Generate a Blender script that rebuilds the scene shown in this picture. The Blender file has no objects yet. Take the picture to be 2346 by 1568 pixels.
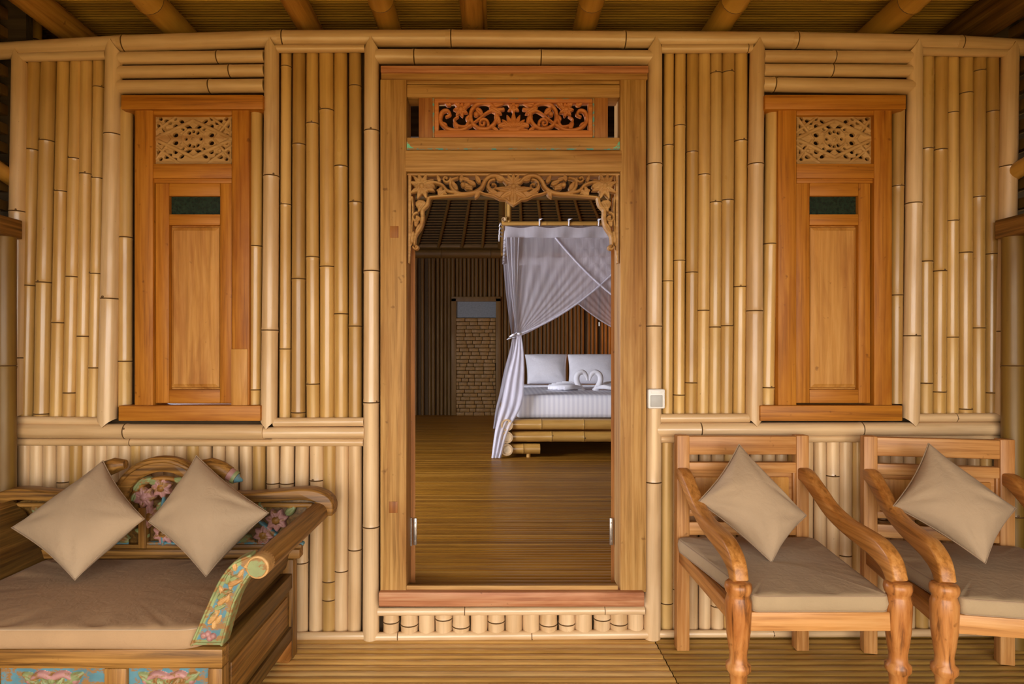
import bpy, bmesh, math, random
import numpy as np
from mathutils import Vector, Matrix

random.seed(11)
rng = np.random.default_rng(5)
SC = bpy.context.scene
COL = SC.collection
PI = math.pi

# ---------------------------------------------------------------- camera, world, light, exposure
F, PX0, PY0, EYE = 1447.0, 1140.0, 800.0, 1.25      # focal length in pixels of the 2346 x 1568 frame, vanishing point, eye height
cam_data = bpy.data.cameras.new('camera')
cam = bpy.data.objects.new('camera', cam_data)
COL.objects.link(cam)
cam.location = (0, 0, EYE)
cam.rotation_euler = (PI / 2, 0, 0)
cam_data.sensor_width = 36.0
cam_data.lens = 36.0 * F / 2346.0
cam_data.shift_x = (1173.0 - PX0) / 2346.0
cam_data.shift_y = (PY0 - 784.0) / 2346.0
cam_data.clip_start = 0.02
SC.camera = cam

world = bpy.data.worlds.new('world')
SC.world = world
world.use_nodes = True
bg = world.node_tree.nodes['Background']
bg.inputs['Color'].default_value = (1.0, 0.965, 0.92, 1)
bg.inputs['Strength'].default_value = 9.5


def area(name, loc, rot, sx, sy, energy, color, portal=False):
    d = bpy.data.lights.new(name, 'AREA')
    d.shape = 'RECTANGLE'
    d.size, d.size_y = sx, sy
    d.energy = energy
    d.color = color
    o = bpy.data.objects.new(name, d)
    o.location = loc
    o.rotation_euler = rot
    COL.objects.link(o)
    if portal:
        d.cycles.is_portal = True
    return o


area('veranda_opening_light', (0, -0.95, 1.2), (PI / 2, 0, 0), 4.5, 3.2, 1, (1, 1, 1), portal=True)
sun_data = bpy.data.lights.new('sun', 'SUN')
sun_data.energy = 2.5
sun_data.color = (1.0, 0.90, 0.72)
sun_data.angle = 0.02
sun_o = bpy.data.objects.new('sun', sun_data)
sun_o.rotation_euler = (math.radians(-8), math.radians(14), 0)     # high sun on the garden; the roof keeps it off the veranda
COL.objects.link(sun_o)
# fill lamp added at an invented opening in wall_west, to brighten the bed
area('bedroom_fill_light', (-2.96, 4.3, 1.55), (0, -PI / 2, 0), 1.3, 2.0, 195, (0.80, 0.83, 1.0))
# bedside lamp glow at the far corner of the bed
lamp_data = bpy.data.lights.new('bedside_lamp_light', 'POINT')
lamp_data.energy = 26
lamp_data.color = (1.0, 0.42, 0.12)
lamp_data.shadow_soft_size = 0.08
lamp_o = bpy.data.objects.new('bedside_lamp_light', lamp_data)
lamp_o.location = (2.25, 9.7, 1.5)
COL.objects.link(lamp_o)

SC.view_settings.view_transform = 'Standard'
SC.view_settings.look = 'None'
SC.view_settings.gamma = 1.0
SC.view_settings.exposure = -0.12
SC.view_settings.use_curve_mapping = False

# ---------------------------------------------------------------- helpers
YW = 2.72                       # front of the bamboo facade
WL = {}                         # world position of every object built


def P(px, py, Y=YW):
    """A point of the photo at depth Y metres."""
    return Vector(((px - PX0) * Y / F, Y, EYE - (py - PY0) * Y / F))


def X_(px, Y=YW):
    return (px - PX0) * Y / F


def Z_(py, Y=YW):
    return EYE - (py - PY0) * Y / F


def put(o, world_loc, parent=None):
    COL.objects.link(o)
    w = Vector(world_loc)
    if parent is not None:
        o.parent = parent
        o.location = w - WL[parent.name]
    else:
        o.location = w
    WL[o.name] = w
    return o


def tag(o, label=None, cat=None, group=None, kind=None):
    if label: o['label'] = label
    if cat: o['category'] = cat
    if group: o['group'] = group
    if kind: o['kind'] = kind
    return o


def empty(name, loc, label=None, cat=None, group=None, kind=None):
    o = bpy.data.objects.new(name, None)
    o.empty_display_size = 0.1
    put(o, loc)
    return tag(o, label, cat, group, kind)


def finish(me, mats, smooth):
    for m in (mats if isinstance(mats, (list, tuple)) else [mats]):
        me.materials.append(m)
    if smooth:
        me.shade_smooth()
        me.set_sharp_from_angle(angle=math.radians(smooth if smooth is not True else 40))


def obj(name, bm, mats, parent=None, smooth=True, origin=None):
    """One mesh object from a bmesh in world coordinates; its origin goes to the middle of its bounds."""
    if origin is None:
        lo = Vector((min(v.co.x for v in bm.verts), min(v.co.y for v in bm.verts), min(v.co.z for v in bm.verts)))
        hi = Vector((max(v.co.x for v in bm.verts), max(v.co.y for v in bm.verts), max(v.co.z for v in bm.verts)))
        origin = (lo + hi) / 2
    for v in bm.verts:
        v.co -= origin
    me = bpy.data.meshes.new(name)
    bm.to_mesh(me)
    bm.free()
    finish(me, mats, smooth)
    o = bpy.data.objects.new(name, me)
    return put(o, origin, parent)


def from_data(name, verts, faces, mats, parent=None, smooth=True, mat_idx=None):
    c = Vector(tuple((np.min(verts, 0) + np.max(verts, 0)) / 2))
    me = bpy.data.meshes.new(name)
    me.from_pydata([tuple(Vector(tuple(v)) - c) for v in verts], [], faces)
    finish(me, mats, smooth)
    if mat_idx is not None:
        me.polygons.foreach_set('material_index', np.array(mat_idx, dtype=np.int32))
    me.update()
    o = bpy.data.objects.new(name, me)
    return put(o, c, parent)


def add_box(bm, x0, x1, y0, y1, z0, z1, bev=0.003, mat=0):
    t = bmesh.new()
    bmesh.ops.create_cube(t, size=1.0)
    for v in t.verts:
        v.co = Vector(((x0 + x1) / 2 + v.co.x * (x1 - x0), (y0 + y1) / 2 + v.co.y * (y1 - y0), (z0 + z1) / 2 + v.co.z * (z1 - z0)))
    if bev:
        bmesh.ops.bevel(t, geom=t.edges[:], offset=bev, segments=2, affect='EDGES', profile=0.5)
    bmesh.ops.recalc_face_normals(t, faces=t.faces[:])
    merge(bm, t, mat)


def merge(bm, t, mat=0):
    idx = {}
    for v in t.verts:
        idx[v] = bm.verts.new(v.co)
    for f in t.faces:
        nf = bm.faces.new([idx[v] for v in f.verts])
        nf.material_index = mat
    t.free()


def box(name, x0, x1, y0, y1, z0, z1, mat, parent=None, bev=0.003):
    bm = bmesh.new()
    add_box(bm, min(x0, x1), max(x0, x1), min(y0, y1), max(y0, y1), min(z0, z1), max(z0, z1), bev)
    return obj(name, bm, mat, parent)


def pbox(name, px0, px1, py0, py1, Yf, Yb, mat, parent=None, bev=0.003):
    """A board whose front face covers a rectangle of the facade, from depth Yf back to Yb."""
    return box(name, X_(px0, Yf), X_(px1, Yf), Yf, Yb, Z_(py1, Yf), Z_(py0, Yf), mat, parent, bev)


def add_tube(bm, pts, radii, seg=14, caps=True, flat=1.0, mat=0, up=None):
    pts = [Vector(p) for p in pts]
    n = len(pts)
    if not isinstance(radii, (list, tuple)):
        radii = [radii] * n
    rings = []
    prev = None
    for i in range(n):
        d = (pts[min(i + 1, n - 1)] - pts[max(i - 1, 0)]).normalized()
        if prev is None:
            ref = Vector(up) if up else (Vector((0, 0, 1)) if abs(d.z) < 0.9 else Vector((0, 1, 0)))
            u = (ref - d * ref.dot(d)).normalized()
        else:
            u = (prev - d * prev.dot(d)).normalized()
        prev = u
        w = d.cross(u)
        ring = []
        for k in range(seg):
            a = 2 * PI * k / seg
            ring.append(bm.verts.new(pts[i] + u * (math.cos(a) * radii[i] * flat) + w * (math.sin(a) * radii[i])))
        rings.append(ring)
    for i in range(n - 1):
        for k in range(seg):
            f = bm.faces.new((rings[i][k], rings[i][(k + 1) % seg], rings[i + 1][(k + 1) % seg], rings[i + 1][k]))
            f.material_index = mat
    if caps:
        f = bm.faces.new(rings[0][::-1]); f.material_index = mat
        f = bm.faces.new(rings[-1]); f.material_index = mat


def add_lathe(bm, cx, cy, prof, seg=28, mat=0):
    """Rings of (z, r) around a vertical axis."""
    rings = []
    for z, r in prof:
        rings.append([bm.verts.new((cx + r * math.cos(2 * PI * k / seg), cy + r * math.sin(2 * PI * k / seg), z)) for k in range(seg)])
    for i in range(len(rings) - 1):
        for k in range(seg):
            f = bm.faces.new((rings[i][k], rings[i][(k + 1) % seg], rings[i + 1][(k + 1) % seg], rings[i + 1][k]))
            f.material_index = mat
    bm.faces.new(rings[0][::-1]).material_index = mat
    bm.faces.new(rings[-1]).material_index = mat
    bmesh.ops.recalc_face_normals(bm, faces=bm.faces[:])


def add_prism(bm, outline, axis, a0, a1, bev=0.004, mat=0):
    """A 2-D outline pushed along an axis: 'x' takes (y, z), 'y' takes (x, z)."""
    t = bmesh.new()
    def mk(p, a):
        return (a, p[0], p[1]) if axis == 'x' else (p[0], a, p[1])
    lo = [t.verts.new(mk(p, a0)) for p in outline]
    hi = [t.verts.new(mk(p, a1)) for p in outline]
    n = len(outline)
    t.faces.new(lo[::-1])
    t.faces.new(hi)
    side = []
    for i in range(n):
        side.append(t.faces.new((lo[i], lo[(i + 1) % n], hi[(i + 1) % n], hi[i])))
    bmesh.ops.recalc_face_normals(t, faces=t.faces[:])
    if bev:
        rim = [e for e in t.edges if (e.verts[0] in lo and e.verts[1] in lo) or (e.verts[0] in hi and e.verts[1] in hi)]
        bmesh.ops.bevel(t, geom=rim, offset=bev, segments=2, affect='EDGES', profile=0.5)
    merge(bm, t, mat)


def catmull(pts, n=10):
    pts = [np.array(p, float) for p in pts]
    q = [2 * pts[0] - pts[1]] + pts + [2 * pts[-1] - pts[-2]]
    out = []
    for i in range(1, len(q) - 2):
        for k in range(n):
            t = k / n
            a, b, c, d = q[i - 1], q[i], q[i + 1], q[i + 2]
            out.append(0.5 * ((2 * b) + (c - a) * t + (2 * a - 5 * b + 4 * c - d) * t * t + (3 * b - a - 3 * c + d) * t ** 3))
    out.append(pts[-1])
    return out


def ribbon_outline(path, half):
    """A closed outline around a 2-D centre line of varying half width."""
    path = [np.array(p, float) for p in path]
    n = len(path)
    L, R = [], []
    for i in range(n):
        d = path[min(i + 1, n - 1)] - path[max(i - 1, 0)]
        d = d / (np.linalg.norm(d) + 1e-9)
        nrm = np.array((-d[1], d[0]))
        h = half[i] if isinstance(half, (list, tuple, np.ndarray)) else half
        L.append(tuple(path[i] + nrm * h))
        R.append(tuple(path[i] - nrm * h))
    return L + R[::-1]


# ---------------------------------------------------------------- materials
def new_mat(name):
    m = bpy.data.materials.new(name)
    m.use_nodes = True
    nt = m.node_tree
    return m, nt, nt.nodes['Principled BSDF']


def N(nt, typ, **kw):
    n = nt.nodes.new(typ)
    for k, v in kw.items():
        if k in n.inputs:
            n.inputs[k].default_value = v
        else:
            setattr(n, k, v)
    return n


def ramp(nt, fac, stops):
    r = nt.nodes.new('ShaderNodeValToRGB')
    els = r.color_ramp.elements
    while len(els) < len(stops):
        els.new(0.5)
    for e, (p, c) in zip(els, stops):
        e.position = p
        e.color = (*c, 1) if len(c) == 3 else c
    nt.links.new(fac, r.inputs[0])
    return r


def coords(nt, scale, rand=True, scale_off=17.0):
    tc = N(nt, 'ShaderNodeTexCoord')
    src = tc.outputs['Object']
    if rand:
        oi = N(nt, 'ShaderNodeObjectInfo')
        mul = N(nt, 'ShaderNodeMath', operation='MULTIPLY')
        mul.inputs[1].default_value = scale_off
        nt.links.new(oi.outputs['Random'], mul.inputs[0])
        comb = N(nt, 'ShaderNodeCombineXYZ')
        for k in range(3):
            nt.links.new(mul.outputs[0], comb.inputs[k])
        add = N(nt, 'ShaderNodeVectorMath', operation='ADD')
        nt.links.new(src, add.inputs[0])
        nt.links.new(comb.outputs[0], add.inputs[1])
        src = add.outputs[0]
    mp = N(nt, 'ShaderNodeMapping')
    mp.inputs['Scale'].default_value = scale
    nt.links.new(src, mp.inputs['Vector'])
    return mp.outputs[0]


def noise(nt, vec, scale=1.0, detail=4.0, rough=0.55, dist=0.0):
    n = N(nt, 'ShaderNodeTexNoise')
    n.inputs['Scale'].default_value = scale
    n.inputs['Detail'].default_value = detail
    n.inputs['Roughness'].default_value = rough
    n.inputs['Distortion'].default_value = dist
    nt.links.new(vec, n.inputs['Vector'])
    return n.outputs['Fac']


def mixc(nt, fac, a, b, mode='MIX'):
    m = nt.nodes.new('ShaderNodeMix')
    m.data_type = 'RGBA'
    m.blend_type = mode
    for sock, val in ((m.inputs[0], fac), (m.inputs[6], a), (m.inputs[7], b)):
        if isinstance(val, bpy.types.NodeSocket):
            nt.links.new(val, sock)
        elif isinstance(val, (int, float)):
            sock.default_value = val
        else:
            sock.default_value = (*val, 1)
    return m.outputs[2]


def bump(nt, bsdf, h, strength, dist=0.002):
    b = N(nt, 'ShaderNodeBump')
    b.inputs['Strength'].default_value = strength
    b.inputs['Distance'].default_value = dist
    nt.links.new(h, b.inputs['Height'])
    nt.links.new(b.outputs[0], bsdf.inputs['Normal'])


def bamboo(name, tones, rough=0.33, spot=0.5, coat=0.35):
    """Bamboo cane: length along local Z, one tone per cane, long streaks, blotches and specks."""
    m, nt, b = new_mat(name)
    oi = N(nt, 'ShaderNodeObjectInfo')
    k = len(tones)
    base = ramp(nt, oi.outputs['Random'], [(i / (k - 1), c) for i, c in enumerate(tones)])
    v1 = coords(nt, (60, 60, 2.0))
    streak = noise(nt, v1, 1.0, 5, 0.6)
    st = ramp(nt, streak, [(0.3, (0.80, 0.76, 0.70)), (0.55, (1, 1, 1)), (0.75, (1.10, 1.08, 1.04))])
    c = mixc(nt, 0.75, base.outputs[0], st.outputs[0], 'MULTIPLY')
    v2 = coords(nt, (9, 9, 2.2))
    blot = noise(nt, v2, 1.0, 3, 0.6)
    bl = ramp(nt, blot, [(0.42, (1, 1, 1)), (0.62, (0.86, 0.80, 0.70)), (0.75, (0.72, 0.62, 0.48))])
    c = mixc(nt, 0.85, c, bl.outputs[0], 'MULTIPLY')
    v3 = coords(nt, (90, 90, 60))
    sp = noise(nt, v3, 1.0, 2, 0.5)
    spr = ramp(nt, sp, [(0.74, (1, 1, 1)), (0.80, (0.35, 0.26, 0.16))])
    c = mixc(nt, spot, c, spr.outputs[0], 'MULTIPLY')
    nt.links.new(c, b.inputs['Base Color'])
    rr = ramp(nt, blot, [(0.3, (rough, rough, rough)), (0.7, (rough + 0.16,) * 3)])
    nt.links.new(rr.outputs[0], b.inputs['Roughness'])
    b.inputs['Specular IOR Level'].default_value = 0.5
    b.inputs['Coat Weight'].default_value = coat
    b.inputs['Coat Roughness'].default_value = 0.16
    bump(nt, b, streak, 0.12, 0.001)
    return m


def wood(name, stops, axis, rough=0.5, fine=70.0, long=2.2, big=(0.75, 0.62, 0.5), spots=0.6, rnd=True):
    """Sawn wood, grain along axis 'x', 'y' or 'z'."""
    m, nt, b = new_mat(name)
    ai = 'xyz'.index(axis)
    s1 = [fine] * 3; s1[ai] = long
    s2 = [9.0] * 3; s2[ai] = 1.4
    v1 = coords(nt, s1, rnd)
    g = noise(nt, v1, 1.0, 6, 0.62, 0.4)
    col = ramp(nt, g, stops)
    v2 = coords(nt, s2, rnd)
    g2 = noise(nt, v2, 1.0, 4, 0.6, 0.8)
    r2 = ramp(nt, g2, [(0.35, big), (0.52, (1, 1, 1)), (0.75, (1.12, 1.08, 1.02))])
    c = mixc(nt, 0.85, col.outputs[0], r2.outputs[0], 'MULTIPLY')
    v3 = coords(nt, (28, 28, 28), rnd)
    kn = noise(nt, v3, 1.0, 2, 0.5)
    kr = ramp(nt, kn, [(0.70, (1, 1, 1)), (0.78, (0.30, 0.22, 0.16))])
    c = mixc(nt, spots, c, kr.outputs[0], 'MULTIPLY')
    nt.links.new(c, b.inputs['Base Color'])
    b.inputs['Roughness'].default_value = rough
    b.inputs['Specular IOR Level'].default_value = 0.35
    bump(nt, b, g, 0.25, 0.0015)
    return m


def plain(name, c, rough=0.6, metal=0.0, var=0.15, sc=40.0, spec=0.4):
    m, nt, b = new_mat(name)
    v = coords(nt, (sc, sc, sc))
    n = noise(nt, v, 1.0, 4, 0.6)
    r = ramp(nt, n, [(0.3, tuple(x * (1 - var) for x in c)), (0.7, tuple(min(1, x * (1 + var)) for x in c))])
    nt.links.new(r.outputs[0], b.inputs['Base Color'])
    b.inputs['Roughness'].default_value = rough
    b.inputs['Metallic'].default_value = metal
    b.inputs['Specular IOR Level'].default_value = spec
    return m


def worn_paint(name, c, under, amount=0.5, sc=45.0, rough=0.55):
    """Old paint rubbed through to the wood."""
    m, nt, b = new_mat(name)
    v = coords(nt, (sc * 0.6, sc, sc))
    n = noise(nt, v, 1.0, 5, 0.65)
    a = 0.62 - 0.22 * amount
    msk = ramp(nt, n, [(a, (0, 0, 0)), (a + 0.07, (1, 1, 1))])
    n2 = noise(nt, coords(nt, (14, 14, 14)), 1.0, 3, 0.5)
    cr = ramp(nt, n2, [(0.3, tuple(x * 0.75 for x in c)), (0.7, tuple(min(1, x * 1.2) for x in c))])
    col = mixc(nt, msk.outputs[0], cr.outputs[0], under)
    nt.links.new(col, b.inputs['Base Color'])
    b.inputs['Roughness'].default_value = rough
    bump(nt, b, n, 0.2, 0.001)
    return m


def fabric(name, c, rough=0.85, weave=900.0, sheen=0.04):
    m, nt, b = new_mat(name)
    v = coords(nt, (weave, weave, weave), False)
    n = noise(nt, v, 1.0, 2, 0.6)
    v2 = coords(nt, (6, 6, 6))
    n2 = noise(nt, v2, 1.0, 3, 0.5)
    r = ramp(nt, n2, [(0.3, tuple(x * 0.93 for x in c)), (0.7, tuple(min(1, x * 1.06) for x in c))])
    r2 = ramp(nt, n, [(0.3, (0.90, 0.90, 0.90)), (0.7, (1.05, 1.05, 1.05))])
    col = mixc(nt, 0.6, r.outputs[0], r2.outputs[0], 'MULTIPLY')
    nt.links.new(col, b.inputs['Base Color'])
    b.inputs['Roughness'].default_value = rough
    b.inputs['Specular IOR Level'].default_value = 0.2
    b.inputs['Sheen Weight'].default_value = sheen
    v3 = coords(nt, (26, 26, 26))
    n3 = noise(nt, v3, 1.0, 3, 0.55, 0.6)
    bump(nt, b, n3, 0.5, 0.006)
    return m


def strips_mat(name, tones, rough, row, streak=(140, 1.1)):
    """Split bamboo laid in rows along X; each row (spacing `row` along Y) has its own tone and breaks."""
    m, nt, b = new_mat(name)
    tc = N(nt, 'ShaderNodeTexCoord')
    sep = N(nt, 'ShaderNodeSeparateXYZ')
    nt.links.new(tc.outputs['Object'], sep.inputs[0])
    dv = N(nt, 'ShaderNodeMath', operation='DIVIDE'); dv.inputs[1].default_value = row
    nt.links.new(sep.outputs['Y'], dv.inputs[0])
    fl = N(nt, 'ShaderNodeMath', operation='FLOOR')
    nt.links.new(dv.outputs[0], fl.inputs[0])
    wn = N(nt, 'ShaderNodeTexWhiteNoise', noise_dimensions='1D')
    nt.links.new(fl.outputs[0], wn.inputs['W'])
    k = len(tones)
    base = ramp(nt, wn.outputs['Value'], [(i / (k - 1), c) for i, c in enumerate(tones)])
    mp = N(nt, 'ShaderNodeMapping'); mp.inputs['Scale'].default_value = (streak[1], streak[0], 40)
    nt.links.new(tc.outputs['Object'], mp.inputs['Vector'])
    n = noise(nt, mp.outputs[0], 1.0, 5, 0.6)
    r = ramp(nt, n, [(0.32, (0.55, 0.48, 0.40)), (0.52, (1, 1, 1)), (0.72, (1.22, 1.2, 1.12))])
    c = mixc(nt, 0.85, base.outputs[0], r.outputs[0], 'MULTIPLY')
    mp2 = N(nt, 'ShaderNodeMapping'); mp2.inputs['Scale'].default_value = (3.0, 22, 8)
    nt.links.new(tc.outputs['Object'], mp2.inputs['Vector'])
    n2 = noise(nt, mp2.outputs[0], 1.0, 3, 0.6)
    r2 = ramp(nt, n2, [(0.35, (0.72, 0.66, 0.58)), (0.55, (1, 1, 1))])
    c = mixc(nt, 0.7, c, r2.outputs[0], 'MULTIPLY')
    nt.links.new(c, b.inputs['Base Color'])
    rr = ramp(nt, n, [(0.3, (rough + 0.2,) * 3), (0.7, (rough,) * 3)])
    nt.links.new(rr.outputs[0], b.inputs['Roughness'])
    bump(nt, b, n, 0.2, 0.002)
    return m


def net_mat(name, col, alpha, fold=0.25):
    m, nt, b = new_mat(name)
    out = nt.nodes['Material Output']
    nt.nodes.remove(b)
    tr = N(nt, 'ShaderNodeBsdfTransparent')
    df = N(nt, 'ShaderNodeBsdfDiffuse'); df.inputs['Color'].default_value = (*col, 1)
    tl = N(nt, 'ShaderNodeBsdfTranslucent'); tl.inputs['Color'].default_value = (*col, 1)
    mx = N(nt, 'ShaderNodeMixShader'); mx.inputs[0].default_value = 0.35
    nt.links.new(df.outputs[0], mx.inputs[1]); nt.links.new(tl.outputs[0], mx.inputs[2])
    v = coords(nt, (30, 30, 2.0), False)
    n = noise(nt, v, 1.0, 3, 0.5)
    r = ramp(nt, n, [(0.35, (alpha - fold / 2,) * 3), (0.7, (min(1, alpha + fold / 2),) * 3)])
    mx2 = N(nt, 'ShaderNodeMixShader')
    nt.links.new(r.outputs[0], mx2.inputs[0])
    nt.links.new(tr.outputs[0], mx2.inputs[1]); nt.links.new(mx.outputs[0], mx2.inputs[2])
    nt.links.new(mx2.outputs[0], out.inputs['Surface'])
    return m


M = {}
M['bamboo'] = bamboo('bamboo_straw', [(0.60, 0.36, 0.105), (0.68, 0.435, 0.16), (0.44, 0.245, 0.065), (0.66, 0.41, 0.135), (0.52, 0.29, 0.075), (0.65, 0.40, 0.14), (0.40, 0.225, 0.06), (0.56, 0.33, 0.095), (0.68, 0.43, 0.15), (0.47, 0.30, 0.115)], 0.27)
M['bamboo_pale'] = bamboo('bamboo_pale', [(0.66, 0.445, 0.235), (0.71, 0.49, 0.27), (0.63, 0.41, 0.205)], 0.28, 0.4)
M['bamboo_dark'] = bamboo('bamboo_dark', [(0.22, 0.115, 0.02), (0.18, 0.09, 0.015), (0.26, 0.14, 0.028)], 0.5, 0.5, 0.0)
M['rafter'] = bamboo('bamboo_rafter', [(0.54, 0.29, 0.045), (0.46, 0.23, 0.035), (0.60, 0.34, 0.06)], 0.4)
M['bamboo_bed'] = bamboo('bamboo_honey', [(0.60, 0.33, 0.08), (0.52, 0.28, 0.06)], 0.3, 0.3)
M['bamboo_shaded'] = bamboo('bamboo_shaded', [(0.20, 0.105, 0.014), (0.16, 0.085, 0.01), (0.23, 0.125, 0.018)], 0.45, 0.5, 0.1)  # for the side canes: shade at the wall ends put into the colour
M['joint'] = plain('bamboo_joint', (0.13, 0.065, 0.02), 0.6)
M['cut'] = plain('bamboo_cut_end', (0.60, 0.40, 0.20), 0.7)
M['core'] = plain('bamboo_inner_core', (0.72, 0.54, 0.32), 0.7)
M['backing'] = plain('wall_backing', (0.10, 0.055, 0.02), 0.8)
o_st = [(0.25, (0.20, 0.062, 0.005)), (0.48, (0.42, 0.150, 0.011)), (0.75, (0.54, 0.225, 0.028))]
M['teak_x'] = wood('orange_teak_across', o_st, 'x')
M['teak_z'] = wood('orange_teak_upright', o_st, 'z')
M['panel_z'] = wood('honey_panel_wood', [(0.25, (0.33, 0.135, 0.022)), (0.5, (0.51, 0.235, 0.048)), (0.75, (0.62, 0.32, 0.09))], 'z', fine=40)
d_st = [(0.25, (0.20, 0.095, 0.02)), (0.5, (0.42, 0.22, 0.06)), (0.75, (0.54, 0.32, 0.11))]
M['door_x'] = wood('weathered_teak_across', d_st, 'x', rough=0.6)
M['door_z'] = wood('weathered_teak_upright', d_st, 'z', rough=0.6)
M['door_red_x'] = wood('reddish_sill_wood', [(0.25, (0.26, 0.09, 0.035)), (0.5, (0.46, 0.19, 0.08)), (0.75, (0.54, 0.29, 0.14))], 'x', rough=0.5)
M['door_red_z'] = wood('reddish_door_wood', [(0.25, (0.17, 0.06, 0.012)), (0.5, (0.34, 0.13, 0.025)), (0.75, (0.46, 0.21, 0.055))], 'z', rough=0.55)
M['carved_tan'] = wood('carved_tan_wood', [(0.25, (0.30, 0.16, 0.05)), (0.5, (0.46, 0.26, 0.09)), (0.75, (0.55, 0.33, 0.13))], 'x', rough=0.55, spots=0.2)
M['carved_orange'] = wood('carved_orange_wood', [(0.25, (0.34, 0.10, 0.02)), (0.5, (0.52, 0.18, 0.04)), (0.75, (0.62, 0.25, 0.07))], 'x', rough=0.5, spots=0.2)
c_st = [(0.25, (0.26, 0.095, 0.022)), (0.5, (0.49, 0.225, 0.065)), (0.75, (0.60, 0.325, 0.125))]
M['chair_x'] = wood('chair_teak_across', c_st, 'x', rough=0.42)
M['chair_y'] = wood('chair_teak_deep', [(0.25, (0.17, 0.06, 0.01)), (0.5, (0.42, 0.17, 0.035)), (0.75, (0.58, 0.28, 0.08))], 'y', rough=0.36)
M['chair_z'] = wood('chair_teak_upright', c_st, 'z', rough=0.42)
M['chair_leg'] = wood('chair_turned_teak', [(0.30, (0.07, 0.022, 0.006)), (0.47, (0.42, 0.16, 0.038)), (0.75, (0.60, 0.29, 0.09))], 'z', rough=0.36, fine=38, long=5)
b_st = [(0.30, (0.05, 0.02, 0.004)), (0.5, (0.23, 0.105, 0.02)), (0.72, (0.42, 0.21, 0.05))]
M['bench_x'] = wood('carved_bench_wood_across', b_st, 'x', rough=0.45)
M['bench_y'] = wood('carved_bench_wood_deep', b_st, 'y', rough=0.45)
M['bench_z'] = wood('carved_bench_wood_upright', b_st, 'z', rough=0.45)
M['bench_dark'] = wood('bench_side_dark_wood', [(0.25, (0.035, 0.015, 0.003)), (0.5, (0.12, 0.058, 0.01)), (0.75, (0.24, 0.12, 0.025))], 'y', rough=0.5)
UND = (0.24, 0.115, 0.03)
M['blue'] = worn_paint('worn_blue_paint', (0.075, 0.185, 0.215), UND, 0.6)
M['green'] = worn_paint('worn_green_paint', (0.22, 0.245, 0.095), UND, 0.55)
M['pink'] = worn_paint('worn_pink_paint', (0.38, 0.18, 0.155), UND, 0.45)
M['aqua_edge'] = worn_paint('worn_turquoise_edge', (0.10, 0.32, 0.30), (0.36, 0.19, 0.06), 0.9)
M['teal_chip'] = worn_paint('turquoise_chip', (0.16, 0.52, 0.36), (0.36, 0.19, 0.06), 0.4)
M['taupe'] = fabric('taupe_cotton', (0.385, 0.27, 0.165))
M['taupe_seat'] = fabric('taupe_seat_cotton', (0.37, 0.26, 0.145))
M['piping'] = fabric('taupe_piping', (0.30, 0.20, 0.12))
M['mattress_brown'] = fabric('brown_daybed_cotton', (0.38, 0.235, 0.12))
M['linen'] = fabric('white_bed_linen', (0.88, 0.87, 0.91), 0.8, 500)
M['towel'] = fabric('white_towelling', (0.90, 0.89, 0.93), 0.95, 500)
M['net'] = net_mat('white_net', (0.86, 0.82, 0.88), 0.44, 0.16)
M['net_dense'] = net_mat('white_net_gathered', (0.86, 0.84, 0.92), 0.72, 0.25)
M['net_band'] = net_mat('white_net_band', (0.85, 0.82, 0.88), 0.85, 0.1)
M['glass_green'] = plain('dark_green_glass', (0.012, 0.024, 0.013), 0.25, 0, 0.5, 90, 0.5)
M['glass_grey'] = plain('frosted_grey_glass', (0.22, 0.24, 0.26), 0.4)
M['white_plastic'] = plain('white_plastic', (0.80, 0.78, 0.75), 0.35, 0, 0.02)
M['grey_plastic'] = plain('grey_plastic', (0.44, 0.43, 0.41), 0.4, 0, 0.04)
M['steel'] = plain('aged_steel', (0.42, 0.38, 0.34), 0.35, 0.9, 0.3)
M['steel_dark'] = plain('dark_steel', (0.10, 0.07, 0.05), 0.45, 0.6, 0.3)
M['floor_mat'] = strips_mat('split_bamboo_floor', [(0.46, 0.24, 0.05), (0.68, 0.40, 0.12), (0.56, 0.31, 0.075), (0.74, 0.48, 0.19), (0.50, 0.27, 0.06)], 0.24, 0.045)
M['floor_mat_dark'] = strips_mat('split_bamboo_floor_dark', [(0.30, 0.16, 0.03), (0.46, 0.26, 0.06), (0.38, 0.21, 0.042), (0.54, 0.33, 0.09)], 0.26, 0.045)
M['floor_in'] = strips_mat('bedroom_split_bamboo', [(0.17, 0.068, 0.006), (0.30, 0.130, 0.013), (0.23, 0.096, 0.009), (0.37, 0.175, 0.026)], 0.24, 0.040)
M['ceil_mat'] = strips_mat('ceiling_reed_mat', [(0.22, 0.118, 0.008), (0.46, 0.255, 0.024), (0.32, 0.172, 0.014), (0.62, 0.36, 0.05)], 0.6, 0.022)
M['thatch'] = strips_mat('dark_thatch', [(0.035, 0.019, 0.004), (0.06, 0.033, 0.007), (0.048, 0.026, 0.005)], 0.8, 0.03)
M['ground'] = plain('garden_ground', (0.30, 0.21, 0.07), 0.9, 0, 0.25, 3)
M['matting'] = plain('woven_door_panel', (0.34, 0.18, 0.045), 0.5, 0, 0.3, 30)

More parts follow.
